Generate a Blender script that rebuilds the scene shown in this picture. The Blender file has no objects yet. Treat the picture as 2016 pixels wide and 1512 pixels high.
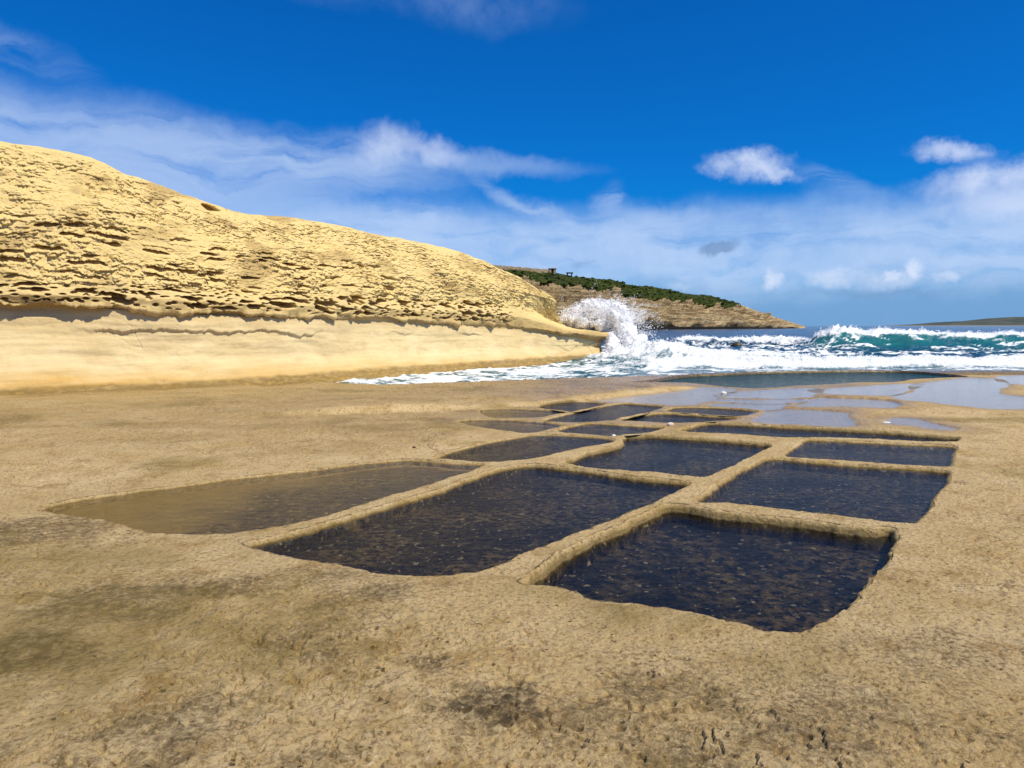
import bpy, math
import numpy as np
from mathutils import Vector
from mathutils.geometry import delaunay_2d_cdt

SC = bpy.context.scene
COL = SC.collection
R = math.radians
rng = np.random.default_rng(7)

# ------------------------------------------------------------------ camera
CAM_H = 1.2
F = 1456.0                       # focal length in pixels of a 2016 px wide frame
PITCH = math.atan(115 / F)
cd = bpy.data.cameras.new('camera')
cam = bpy.data.objects.new('camera', cd)
COL.objects.link(cam)
cd.sensor_width = 36.0
cd.lens = 36.0 * F / 2016
cd.clip_start = 0.05
cd.clip_end = 30000
cam.location = (0, 0, CAM_H)
cam.rotation_euler = (math.pi / 2 - PITCH, 0, 0)
SC.camera = cam

# ------------------------------------------------------------------ sky and sun
SUN_AZ, SUN_EL = 124.0, 57.0     # degrees clockwise from +Y, degrees above the horizon
w = bpy.data.worlds.new('World')
SC.world = w
w.use_nodes = True
wt = w.node_tree
wt.nodes.clear()


def N(nt, typ, **kw):
    n = nt.nodes.new(typ)
    for k, v in kw.items():
        if k == 'inp':
            for i, val in v.items():
                if hasattr(val, 'is_linked') or isinstance(val, bpy.types.NodeSocket):
                    nt.links.new(val, n.inputs[i])
                else:
                    n.inputs[i].default_value = val
        else:
            setattr(n, k, v)
    return n


def math_n(nt, op, a, b=0.5, c=0.0, clamp=False):
    n = N(nt, 'ShaderNodeMath', operation=op, use_clamp=clamp, inp={0: a, 1: b, 2: c})
    return n.outputs[0]


def ramp01(nt, v, lo, hi, a=0.0, b=1.0):
    n = N(nt, 'ShaderNodeMapRange', interpolation_type='SMOOTHSTEP', inp={0: v, 1: lo, 2: hi, 3: a, 4: b})
    return n.outputs[0]


def noise_n(nt, vec, scale, detail=4.0, rough=0.55, dist=0.0):
    n = N(nt, 'ShaderNodeTexNoise', inp={'Vector': vec, 'Scale': scale, 'Detail': detail, 'Roughness': rough, 'Distortion': dist})
    return n


def mixc(nt, fac, a, b, blend='MIX'):
    n = N(nt, 'ShaderNodeMix', data_type='RGBA', blend_type=blend)
    for sock, v in ((0, fac), (6, a), (7, b)):
        if isinstance(v, bpy.types.NodeSocket):
            nt.links.new(v, n.inputs[sock])
        else:
            n.inputs[sock].default_value = v if sock == 0 else (*v, 1.0) if len(v) == 3 else v
    return n.outputs[2]


SKY_STRENGTH = 0.09
sky = N(wt, 'ShaderNodeTexSky', sky_type='NISHITA', sun_disc=False, sun_elevation=R(SUN_EL), sun_rotation=R(SUN_AZ),
        altitude=0.0, air_density=1.0, dust_density=0.35, ozone_density=3.0)
skyc = mixc(wt, 1.0, sky.outputs[0], (0.02, 0.55, 1.24), 'MULTIPLY')
tc = N(wt, 'ShaderNodeTexCoord')
sep = N(wt, 'ShaderNodeSeparateXYZ', inp={0: tc.outputs['Generated']})
az = math_n(wt, 'ARCTAN2', sep.outputs[0], sep.outputs[1])
el = math_n(wt, 'ARCSINE', sep.outputs[2])
q = N(wt, 'ShaderNodeCombineXYZ', inp={0: az, 1: el, 2: 0.0}).outputs[0]
warp = noise_n(wt, q, 9.0, 5.0, 0.6)
wv = N(wt, 'ShaderNodeVectorMath', operation='SUBTRACT', inp={0: warp.outputs['Color'], 1: (0.5, 0.5, 0.5)})
ws = N(wt, 'ShaderNodeVectorMath', operation='MULTIPLY', inp={0: wv.outputs[0], 1: (0.10, 0.06, 0.0)})
qw = N(wt, 'ShaderNodeVectorMath', operation='ADD', inp={0: q, 1: ws.outputs[0]}).outputs[0]
warp2 = noise_n(wt, q, 38.0, 5.0, 0.62)
wv2 = N(wt, 'ShaderNodeVectorMath', operation='SUBTRACT', inp={0: warp2.outputs['Color'], 1: (0.5, 0.5, 0.5)})
ws2 = N(wt, 'ShaderNodeVectorMath', operation='MULTIPLY', inp={0: wv2.outputs[0], 1: (0.045, 0.03, 0.0)})
qp = N(wt, 'ShaderNodeVectorMath', operation='ADD', inp={0: q, 1: ws2.outputs[0]}).outputs[0]
# streaky cirrus grain and soft billow
cm = N(wt, 'ShaderNodeMapping', vector_type='POINT', inp={0: qw, 2: (0, 0, R(-9)), 3: (3.0, 16.0, 1.0)})
cirrus = noise_n(wt, cm.outputs[0], 2.2, 6.0, 0.58, 0.6).outputs[0]
billow = noise_n(wt, q, 13.0, 7.0, 0.6).outputs[0]


def pxa(px):
    return math.atan((px - 1008) / F)


def pye(py):
    return math.atan((641 - py) / F)


def blob(src, px, py, rx, ry, rot, soft, strength, grain=None, g0=0.3, g1=0.65):
    mp = N(wt, 'ShaderNodeMapping', vector_type='TEXTURE',
           inp={0: src, 1: (pxa(px), pye(py), 0), 2: (0, 0, R(rot)), 3: (rx / F, ry / F, 1.0)})
    ln = N(wt, 'ShaderNodeVectorMath', operation='LENGTH', inp={0: mp.outputs[0]}).outputs['Value']
    m = ramp01(wt, ln, 1.0, 1.0 - soft, 0.0, strength)
    if grain is not None:
        m = math_n(wt, 'MULTIPLY', m, ramp01(wt, grain, g0, g1))
    return m


def union(a, b):
    ia = math_n(wt, 'SUBTRACT', 1.0, a)
    ib = math_n(wt, 'SUBTRACT', 1.0, b)
    return math_n(wt, 'SUBTRACT', 1.0, math_n(wt, 'MULTIPLY', ia, ib))


# thin veils everywhere at low elevation, a bank along the horizon
veil = blob(qw, 120, 352, 800, 128, -3, 0.75, 0.72, cirrus, 0.05, 0.60)
for b in [
    blob(qw, 620, 330, 380, 70, -4, 0.9, 0.6, cirrus, 0.2, 0.65),
    blob(qw, 40, 190, 170, 40, -12, 0.9, 0.28, cirrus, 0.3, 0.7),
    blob(qw, 950, 330, 260, 26, -3, 0.9, 0.40),
    blob(qw, 1000, 395, 120, 26, -28, 0.9, 0.45, cirrus, 0.3, 0.6),
    blob(qw, 930, 30, 240, 55, -6, 0.9, 0.20, billow, 0.3, 0.7),
    blob(qw, 500, 5, 500, 40, -2, 0.9, 0.12, cirrus, 0.3, 0.7),
    blob(qw, 1640, 395, 130, 30, -20, 0.9, 0.28, cirrus, 0.3, 0.65),
    blob(qw, 1180, 410, 60, 40, 60, 0.95, 0.5, cirrus, 0.25, 0.65),
    blob(qw, 1080, 425, 130, 24, -25, 0.95, 0.5, cirrus, 0.25, 0.65),
    blob(qw, 1330, 440, 160, 40, 0, 0.95, 0.5, cirrus, 0.2, 0.65),
    blob(qw, 820, 440, 230, 40, 0, 0.95, 0.55, cirrus, 0.2, 0.65),
]:
    veil = union(veil, b)
bank_top = math_n(wt, 'ADD', math_n(wt, 'MULTIPLY', N(wt, 'ShaderNodeSeparateXYZ', inp={0: qw}).outputs[0], -0.01), 0.150)
elw = N(wt, 'ShaderNodeSeparateXYZ', inp={0: qw}).outputs[1]
dbank = math_n(wt, 'SUBTRACT', bank_top, elw)
bank = ramp01(wt, dbank, -0.025, 0.04, 0.0, 0.9)
bank = math_n(wt, 'MULTIPLY', bank, ramp01(wt, cirrus, 0.15, 0.58, 0.45, 1.0))
bank = math_n(wt, 'MULTIPLY', bank, ramp01(wt, noise_n(wt, qw, 6.0, 7, 0.6).outputs[0], 0.25, 0.6, 0.6, 1.0))
lowb = ramp01(wt, el, 0.085, 0.03, 0.0, 0.85)
bank = math_n(wt, 'MAXIMUM', bank, lowb)
# bank is brightest a little under its top and turns to blue-grey haze towards the sea
bank_low = ramp01(wt, elw, 0.075, 0.02)
puffs = blob(qp, 1462, 345, 98, 38, -3, 0.85, 0.95, billow, 0.18, 0.58)
for b in [
    blob(qp, 1515, 362, 60, 18, -25, 0.9, 0.55),
    blob(qp, 760, 302, 80, 55, 20, 0.95, 0.7, billow, 0.15, 0.6),
    blob(qp, 850, 305, 90, 34, -10, 0.95, 0.5),
    blob(qp, 1935, 402, 150, 36, 4, 0.95, 0.8, billow, 0.2, 0.6),
    blob(qp, 1860, 352, 85, 24, -8, 1.0, 0.7, billow, 0.25, 0.6),
    blob(qp, 1990, 440, 160, 40, 0, 0.9, 0.6),
    blob(qp, 1515, 556, 22, 26, 0, 0.8, 0.75, billow, 0.2, 0.6),
    blob(qp, 1630, 556, 60, 24, 0, 0.9, 0.6, billow, 0.25, 0.6),
    blob(qp, 1735, 562, 80, 24, 0, 0.9, 0.55, billow, 0.25, 0.6),
    blob(qp, 1792, 545, 24, 22, 0, 0.8, 0.85, billow, 0.2, 0.6),
    blob(qp, 1752, 552, 16, 13, 0, 0.8, 0.6),
    blob(qp, 1862, 556, 26, 14, 0, 0.8, 0.5),
    blob(qp, 1335, 566, 30, 10, 0, 0.9, 0.25),
]:
    puffs = union(puffs, b)
grey = blob(qp, 1415, 495, 48, 20, 12, 0.6, 0.75, billow, 0.2, 0.55)
grey = union(grey, blob(qp, 1145, 521, 40, 8, 6, 0.9, 0.3))
grey = union(grey, blob(qp, 1700, 585, 200, 14, 0, 0.9, 0.3))
K = 1.0 / SKY_STRENGTH


def ck(r, g, b):
    return (r * K, g * K, b * K)


c = mixc(wt, veil, skyc, ck(0.45, 0.59, 0.84))
bankcol = mixc(wt, bank_low, ck(0.46, 0.61, 0.87), ck(0.19, 0.36, 0.63))
c = mixc(wt, bank, c, bankcol)
c = mixc(wt, grey, c, ck(0.16, 0.28, 0.50))
c = mixc(wt, puffs, c, ck(0.66, 0.74, 0.92))
bg = N(wt, 'ShaderNodeBackground', inp={0: c, 1: SKY_STRENGTH})
wo = N(wt, 'ShaderNodeOutputWorld')
wt.links.new(bg.outputs[0], wo.inputs[0])

sd = bpy.data.lights.new('sun', 'SUN')
sd.energy = 5.0
sd.angle = R(0.5)
sd.color = (1.0, 0.90, 0.71)
sun = bpy.data.objects.new('sun', sd)
COL.objects.link(sun)
sv = Vector((math.sin(R(SUN_AZ)) * math.cos(R(SUN_EL)), math.cos(R(SUN_AZ)) * math.cos(R(SUN_EL)), math.sin(R(SUN_EL))))
sun.rotation_euler = (-sv).to_track_quat('-Z', 'Y').to_euler()
sun.location = (20, -20, 30)

SC.view_settings.view_transform = 'Standard'
SC.view_settings.look = 'None'
SC.view_settings.exposure = 0.12
SC.view_settings.gamma = 1.0
SC.view_settings.use_curve_mapping = False
SC.render.engine = 'CYCLES'
SC.cycles.max_bounces = 12
SC.cycles.diffuse_bounces = 12
SC.cycles.transparent_max_bounces = 24
SC.cycles.caustics_reflective = False
SC.cycles.caustics_refractive = False

# ------------------------------------------------------------------ helpers
CP, SP = math.cos(PITCH), math.sin(PITCH)


def ray(px, py):
    x = (px - 1008) / F
    y = -(py - 756) / F
    return np.array([x, CP + y * SP, -SP + y * CP])


def G(px, py, z=0.0):
    d = ray(px, py)
    t = (z - CAM_H) / d[2]
    return np.array([d[0] * t, d[1] * t, z])


def W(px, py, Y):
    d = ray(px, py)
    t = Y / d[1]
    return np.array([d[0] * t, Y, CAM_H + d[2] * t])


def sstep(a, b, x):
    t = np.clip((x - a) / (b - a), 0, 1)
    return t * t * (3 - 2 * t)


_perm = np.random.default_rng(3).permutation(4096).astype(np.int64)
_gr = np.random.default_rng(4).uniform(0, 2 * np.pi, 4096)
_gx, _gy = np.cos(_gr), np.sin(_gr)
_rv = np.random.default_rng(5).random((4096, 3))


def _h(i, j, seed=0):
    return _perm[(_perm[(i + seed * 131) & 4095] + j) & 4095]


def perlin(x, y, seed=0):
    xi = np.floor(x).astype(np.int64)
    yi = np.floor(y).astype(np.int64)
    fx, fy = x - xi, y - yi
    u = fx * fx * fx * (fx * (fx * 6 - 15) + 10)
    v = fy * fy * fy * (fy * (fy * 6 - 15) + 10)

    def g(a, b):
        h = _h(xi + a, yi + b, seed)
        return _gx[h] * (fx - a) + _gy[h] * (fy - b)
    n0 = g(0, 0) + u * (g(1, 0) - g(0, 0))
    n1 = g(0, 1) + u * (g(1, 1) - g(0, 1))
    return (n0 + v * (n1 - n0)) * 1.5


def fbm(x, y, octv=4, seed=0, gain=0.5, lac=2.03):
    s = np.zeros_like(x)
    a, t = 1.0, 0.0
    for k in range(octv):
        s += a * perlin(x, y, seed + k * 7)
        t += a
        a *= gain
        x = x * lac + 17.3
        y = y * lac - 9.1
    return s / t


def worley(x, y, seed=0):
    """nearest distance, second distance, offset to the nearest point (dx, dy), a random value of its cell"""
    xi = np.floor(x).astype(np.int64)
    yi = np.floor(y).astype(np.int64)
    f1 = np.full(x.shape, 9.0)
    f2 = np.full(x.shape, 9.0)
    ox = np.zeros_like(x)
    oy = np.zeros_like(x)
    rr = np.zeros_like(x)
    for a in (-1, 0, 1):
        for b in (-1, 0, 1):
            h = _h(xi + a, yi + b, seed)
            dx = x - (xi + a + _rv[h, 0])
            dy = y - (yi + b + _rv[h, 1])
            d = np.sqrt(dx * dx + dy * dy)
            near = d < f1
            f2 = np.where(near, f1, np.minimum(f2, d))
            f1 = np.where(near, d, f1)
            ox = np.where(near, dx, ox)
            oy = np.where(near, dy, oy)
            rr = np.where(near, _rv[h, 2], rr)
    return f1, f2, ox, oy, rr


def poly_sdf(P, X, Y, pad=1.0, far=9.0):
    """signed distance, positive inside; only worked out within pad of the polygon"""
    P = np.asarray(P)[:, :2]
    out = np.full(X.shape, -far)
    m = (X > P[:, 0].min() - pad) & (X < P[:, 0].max() + pad) & (Y > P[:, 1].min() - pad) & (Y < P[:, 1].max() + pad)
    if not m.any():
        return out
    x, y = X[m], Y[m]
    d2 = np.full(x.shape, 1e9)
    ins = np.zeros(x.shape, bool)
    for i in range(len(P)):
        ax, ay = P[i - 1]
        bx, by = P[i]
        ex, ey = bx - ax, by - ay
        L = ex * ex + ey * ey
        if L < 1e-12:
            continue
        t = np.clip(((x - ax) * ex + (y - ay) * ey) / L, 0, 1)
        d2 = np.minimum(d2, (x - ax - t * ex) ** 2 + (y - ay - t * ey) ** 2)
        if ay != by:
            c = ((ay > y) != (by > y)) & (x < (bx - ax) * (y - ay) / (by - ay) + ax)
            ins ^= c
    d = np.sqrt(d2)
    out[m] = np.where(ins, d, -d)
    return out


def smooth_poly(P, sub=4, round_=0.5):
    """closed Catmull-Rom with softened tension, so corners stay corners"""
    P = np.asarray(P, float)
    n = len(P)
    out = []
    for i in range(n):
        p0, p1, p2, p3 = P[i - 1], P[i], P[(i + 1) % n], P[(i + 2) % n]
        m1 = (p2 - p0) * 0.5 * round_
        m2 = (p3 - p1) * 0.5 * round_
        for k in range(sub):
            t = k / sub
            t2, t3 = t * t, t * t * t
            out.append((2 * t3 - 3 * t2 + 1) * p1 + (t3 - 2 * t2 + t) * m1 + (-2 * t3 + 3 * t2) * p2 + (t3 - t2) * m2)
    return np.array(out)


def link(name, me, mat=None, parent=None):
    o = bpy.data.objects.new(name, me)
    COL.objects.link(o)
    if mat is not None:
        me.materials.append(mat)
    if parent is not None:
        o.parent = parent
    return o


def mesh_np(name, V, Fq, smooth=True, attrs=None):
    """mesh from arrays; Fq is (n,3) or (n,4)"""
    me = bpy.data.meshes.new(name)
    V = np.ascontiguousarray(V, np.float32)
    Fq = np.ascontiguousarray(Fq, np.int32)
    n, k = Fq.shape
    me.vertices.add(len(V))
    me.vertices.foreach_set('co', V.ravel())
    me.loops.add(n * k)
    me.loops.foreach_set('vertex_index', Fq.ravel())
    me.polygons.add(n)
    me.polygons.foreach_set('loop_start', np.arange(0, n * k, k, dtype=np.int32))
    me.polygons.foreach_set('loop_total', np.full(n, k, np.int32))
    me.polygons.foreach_set('use_smooth', np.full(n, smooth, bool))
    me.update(calc_edges=True)
    for an, av in (attrs or {}).items():
        a = me.attributes.new(an, 'FLOAT_COLOR', 'POINT')
        a.data.foreach_set('color', np.ascontiguousarray(av, np.float32).ravel())
    return me


def grid_faces(nr, nc):
    i = np.arange(nr - 1)[:, None] * nc + np.arange(nc - 1)[None, :]
    return np.stack([i, i + 1, i + nc + 1, i + nc], -1).reshape(-1, 4)


def grid_normals(P):
    du = np.gradient(P, axis=1)
    dv = np.gradient(P, axis=0)
    n = np.cross(du, dv)
    n /= np.linalg.norm(n, axis=-1, keepdims=True) + 1e-12
    return n


def sub_mesh(name, V, Fq, sel, normals, attrs, origin=None):
    fs = Fq[sel]
    used = np.unique(fs)
    remap = np.zeros(len(V), np.int64)
    remap[used] = np.arange(len(used))
    vv = V[used]
    if origin is not None:
        vv = vv - np.asarray(origin)
    me = mesh_np(name, vv, remap[fs], True, {k: a[used] for k, a in attrs.items()})
    me.normals_split_custom_set_from_vertices(normals[used].astype(np.float32))
    return me


def tag(o, label=None, cat=None, group=None, kind=None):
    if label:
        o['label'] = label
    if cat:
        o['category'] = cat
    if group:
        o['group'] = group
    if kind:
        o['kind'] = kind
    return o


def empty(name, loc):
    o = bpy.data.objects.new(name, None)
    o.location = loc
    o.empty_display_size = 0.1
    COL.objects.link(o)
    return o


# ------------------------------------------------------------------ materials
def new_mat(name):
    m = bpy.data.materials.new(name)
    m.use_nodes = True
    nt = m.node_tree
    nt.nodes.clear()
    return m, nt


def principled(nt, **inp):
    b = N(nt, 'ShaderNodeBsdfPrincipled', inp=inp)
    o = N(nt, 'ShaderNodeOutputMaterial')
    nt.links.new(b.outputs[0], o.inputs[0])
    return b


def bump(nt, h, strength, dist, normal=None):
    i = {'Height': h, 'Strength': strength, 'Distance': dist}
    if normal is not None:
        i['Normal'] = normal
    return N(nt, 'ShaderNodeBump', inp=i).outputs[0]


def rock_ground_material():
    m, nt = new_mat('shelf_limestone')
    pos = N(nt, 'ShaderNodeTexCoord').outputs['Object']
    pos = N(nt, 'ShaderNodeNewGeometry').outputs['Position']
    at = N(nt, 'ShaderNodeAttribute', attribute_name='mask')
    s = N(nt, 'ShaderNodeSeparateColor', inp={0: at.outputs['Color']})
    algae, wet, stain = s.outputs[0], s.outputs[1], s.outputs[2]
    olive = at.outputs['Alpha']
    n1 = noise_n(nt, pos, 1.7, 6, 0.6).outputs[0]
    n2 = noise_n(nt, pos, 9.0, 8, 0.68).outputs[0]
    n3 = noise_n(nt, pos, 48.0, 8, 0.75).outputs[0]
    n5 = noise_n(nt, pos, 3.6, 9, 0.72).outputs[0]
    n6 = noise_n(nt, pos, 20.0, 6, 0.7).outputs[0]
    c = mixc(nt, ramp01(nt, n1, 0.3, 0.7), (0.555, 0.40, 0.180), (0.655, 0.495, 0.262))
    c = mixc(nt, ramp01(nt, n5, 0.50, 0.66, 0.0, 0.7), c, (0.36, 0.225, 0.075))
    c = mixc(nt, ramp01(nt, n5, 0.43, 0.30, 0.0, 0.55), c, (0.72, 0.57, 0.33))
    # fine crust: brown grain, dark pores, pale chips
    c = mixc(nt, ramp01(nt, n3, 0.50, 0.40, 0.0, 0.72), c, (0.26, 0.155, 0.050))
    c = mixc(nt, math_n(nt, 'MULTIPLY', ramp01(nt, n3, 0.385, 0.35), ramp01(nt, n2, 0.42, 0.56)), c, (0.055, 0.035, 0.013))
    c = mixc(nt, ramp01(nt, n3, 0.60, 0.66, 0.0, 0.6), c, (0.74, 0.60, 0.38))
    c = mixc(nt, ramp01(nt, n6, 0.635, 0.665, 0.0, 0.55), c, (0.76, 0.65, 0.44))
    v = N(nt, 'ShaderNodeTexVoronoi', feature='F1', inp={'Vector': N(nt, 'ShaderNodeVectorMath', operation='ADD', inp={0: pos, 1: N(nt, 'ShaderNodeVectorMath', operation='SCALE', inp={0: noise_n(nt, pos, 30.0, 3, 0.6).outputs['Color'], 3: 0.03}).outputs[0]}).outputs[0], 'Scale': 22.0, 'Randomness': 1.0})
    gr = math_n(nt, 'MULTIPLY', ramp01(nt, v.outputs['Distance'], 0.22, 0.12), ramp01(nt, n2, 0.52, 0.60))
    c = mixc(nt, math_n(nt, 'MULTIPLY', gr, 0.85), c, (0.07, 0.045, 0.018))
    strk = noise_n(nt, N(nt, 'ShaderNodeMapping', inp={0: pos, 3: (0.7, 5.0, 1.0)}).outputs[0], 1.8, 6, 0.65).outputs[0]
    sf = math_n(nt, 'MULTIPLY', wet, ramp01(nt, strk, 0.42, 0.62, 0.0, 0.8))
    c = mixc(nt, sf, c, (0.58, 0.40, 0.14))
    ve = N(nt, 'ShaderNodeTexVoronoi', feature='DISTANCE_TO_EDGE', inp={'Vector': N(nt, 'ShaderNodeVectorMath', operation='ADD', inp={0: pos, 1: N(nt, 'ShaderNodeVectorMath', operation='SCALE', inp={0: noise_n(nt, pos, 3.0, 5, 0.65).outputs['Color'], 3: 0.45}).outputs[0]}).outputs[0], 'Scale': 1.1})
    crk = math_n(nt, 'MULTIPLY', ramp01(nt, ve.outputs['Distance'], 0.010, 0.003), ramp01(nt, n1, 0.48, 0.58))
    c = mixc(nt, math_n(nt, 'MULTIPLY', crk, 0.6), c, (0.12, 0.075, 0.03))
    # stains: dried dark biofilm
    sb = math_n(nt, 'MULTIPLY', stain, ramp01(nt, math_n(nt, 'SUBTRACT', n3, math_n(nt, 'MULTIPLY', stain, 0.16)), 0.53, 0.42, 0.06, 1.0))
    c = mixc(nt, math_n(nt, 'MULTIPLY', sb, ramp01(nt, n6, 0.62, 0.42, 0.35, 1.0)), c, (0.095, 0.066, 0.030))
    # olive sandy wash
    ol = math_n(nt, 'MULTIPLY', olive, ramp01(nt, n2, 0.25, 0.7, 0.6, 1.0))
    c = mixc(nt, ol, c, (0.235, 0.165, 0.040))
    # wet rock is darker
    wetn = math_n(nt, 'MULTIPLY', wet, ramp01(nt, n2, 0.25, 0.62, 0.5, 1.0))
    c = mixc(nt, math_n(nt, 'MULTIPLY', wetn, 0.85), c, mixc(nt, 1.0, c, (0.42, 0.37, 0.28), 'MULTIPLY'))
    # algae beds of the pans
    bedn = noise_n(nt, pos, 19.0, 8, 0.72).outputs[0]
    bedl = noise_n(nt, pos, 1.9, 4, 0.6).outputs[0]
    bed = mixc(nt, math_n(nt, 'MULTIPLY', ramp01(nt, bedn, 0.42, 0.62), ramp01(nt, bedl, 0.38, 0.60, 0.10, 1.0)), (0.003, 0.0035, 0.0035), (0.18, 0.125, 0.055))
    bed = mixc(nt, ramp01(nt, noise_n(nt, pos, 22.0, 4, 0.6).outputs[0], 0.62, 0.67, 0, 0.85), bed, (0.40, 0.34, 0.21))
    c = mixc(nt, algae, c, bed)
    rough = ramp01(nt, wetn, 0.1, 0.9, 0.92, 0.26)
    b = principled(nt, **{'Base Color': c, 'Roughness': rough})
    nt.links.new(ramp01(nt, wetn, 0.0, 1.0, 0.25, 0.5), b.inputs['Specular IOR Level'])
    hh = math_n(nt, 'ADD', math_n(nt, 'MULTIPLY', n2, 0.5), math_n(nt, 'ADD', math_n(nt, 'MULTIPLY', n6, 0.3), math_n(nt, 'MULTIPLY', n3, 0.22)))
    hh = math_n(nt, 'SUBTRACT', hh, math_n(nt, 'MULTIPLY', gr, 0.12))
    st = ramp01(nt, wetn, 0.2, 1.0, 1.0, 0.35)
    nb = N(nt, 'ShaderNodeBump', inp={'Height': hh, 'Strength': st, 'Distance': 0.085}).outputs[0]
    nt.links.new(nb, b.inputs['Normal'])
    return m


def water_material(name, tint, ripple, bump_d, rough=0.04, deep=0.0, deepcol=(0.01, 0.06, 0.07), gloss=1.0):
    """still water: a mirror-like skin over what lies below, with optional murk"""
    m, nt = new_mat(name)
    pos = N(nt, 'ShaderNodeNewGeometry').outputs['Position']
    mp = N(nt, 'ShaderNodeMapping', inp={0: pos, 2: (0, 0, R(28)), 3: (1.0, 2.6, 1.0)}).outputs[0]
    n1 = noise_n(nt, mp, ripple, 3, 0.6, 0.4).outputs[0]
    n2 = noise_n(nt, mp, ripple * 0.17, 2, 0.5).outputs[0]
    h = math_n(nt, 'ADD', n1, math_n(nt, 'MULTIPLY', n2, 1.6))
    nb = bump(nt, h, 1.0, bump_d)
    fr = N(nt, 'ShaderNodeFresnel', inp={'IOR': 1.33, 'Normal': nb}).outputs[0]
    gl = N(nt, 'ShaderNodeBsdfGlossy', inp={'Color': (gloss, gloss, gloss, 1), 'Roughness': rough, 'Normal': nb})
    tr = N(nt, 'ShaderNodeBsdfTransparent', inp={'Color': (*tint, 1)})
    base = tr.outputs[0]
    if deep > 0:
        df = N(nt, 'ShaderNodeBsdfDiffuse', inp={'Color': (*deepcol, 1)})
        mm = N(nt, 'ShaderNodeMixShader', inp={0: deep, 1: base, 2: df.outputs[0]})
        base = mm.outputs[0]
    mx = N(nt, 'ShaderNodeMixShader', inp={0: fr, 1: base, 2: gl.outputs[0]})
    o = N(nt, 'ShaderNodeOutputMaterial')
    nt.links.new(mx.outputs[0], o.inputs[0])
    return m


def cliff_material():
    m, nt = new_mat('golden_limestone')
    pos = N(nt, 'ShaderNodeNewGeometry').outputs['Position']
    at = N(nt, 'ShaderNodeAttribute', attribute_name='mask')
    s = N(nt, 'ShaderNodeSeparateColor', inp={0: at.outputs['Color']})
    rough_zone, band, orange = s.outputs[0], s.outputs[1], s.outputs[2]
    damp = at.outputs['Alpha']
    mp = N(nt, 'ShaderNodeMapping', inp={0: pos, 3: (1, 1, 3.2)}).outputs[0]
    mb = N(nt, 'ShaderNodeMapping', inp={0: pos, 3: (0.5, 0.5, 9.0)}).outputs[0]
    n1 = noise_n(nt, pos, 0.9, 5, 0.6).outputs[0]
    n2 = noise_n(nt, mp, 5.0, 7, 0.68).outputs[0]
    n3 = noise_n(nt, mp, 26.0, 6, 0.7).outputs[0]
    nb = noise_n(nt, mb, 2.0, 6, 0.65).outputs[0]
    c = mixc(nt, ramp01(nt, n1, 0.3, 0.7), (0.62, 0.485, 0.25), (0.70, 0.57, 0.325))
    c = mixc(nt, ramp01(nt, nb, 0.4, 0.7, 0.0, 0.5), c, (0.55, 0.42, 0.21))
    r1 = mixc(nt, ramp01(nt, n2, 0.3, 0.7, 0.5, 1.0), c, (0.77, 0.575, 0.225))
    r1 = mixc(nt, ramp01(nt, n3, 0.40, 0.28, 0, 0.6), r1, (0.38, 0.24, 0.075))
    wn = noise_n(nt, N(nt, 'ShaderNodeMapping', inp={0: pos, 3: (1, 1, 1.8)}).outputs[0], 1.6, 8, 0.7).outputs[0]
    c = mixc(nt, ramp01(nt, wn, 0.52, 0.68, 0, 0.4), c, (0.44, 0.325, 0.16))
    c = mixc(nt, ramp01(nt, wn, 0.42, 0.30, 0, 0.5), c, (0.68, 0.56, 0.35))
    c = mixc(nt, rough_zone, c, r1)
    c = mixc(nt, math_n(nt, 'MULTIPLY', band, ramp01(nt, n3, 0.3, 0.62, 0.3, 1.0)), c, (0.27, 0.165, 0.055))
    c = mixc(nt, math_n(nt, 'MULTIPLY', orange, ramp01(nt, nb, 0.25, 0.7, 0.55, 1.0)), c, (0.56, 0.335, 0.085))
    c = mixc(nt, math_n(nt, 'MULTIPLY', damp, ramp01(nt, n2, 0.25, 0.6, 0.4, 1.0)), c, (0.10, 0.075, 0.03))
    b = principled(nt, **{'Base Color': c, 'Roughness': 0.93, 'Specular IOR Level': 0.2})
    hh = math_n(nt, 'ADD', math_n(nt, 'MULTIPLY', n2, 0.6), math_n(nt, 'MULTIPLY', n3, 0.5))
    st = ramp01(nt, rough_zone, 0, 1, 0.45, 1.0)
    nn = N(nt, 'ShaderNodeBump', inp={'Height': hh, 'Strength': st, 'Distance': 0.045}).outputs[0]
    nt.links.new(nn, b.inputs['Normal'])
    return m


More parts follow.
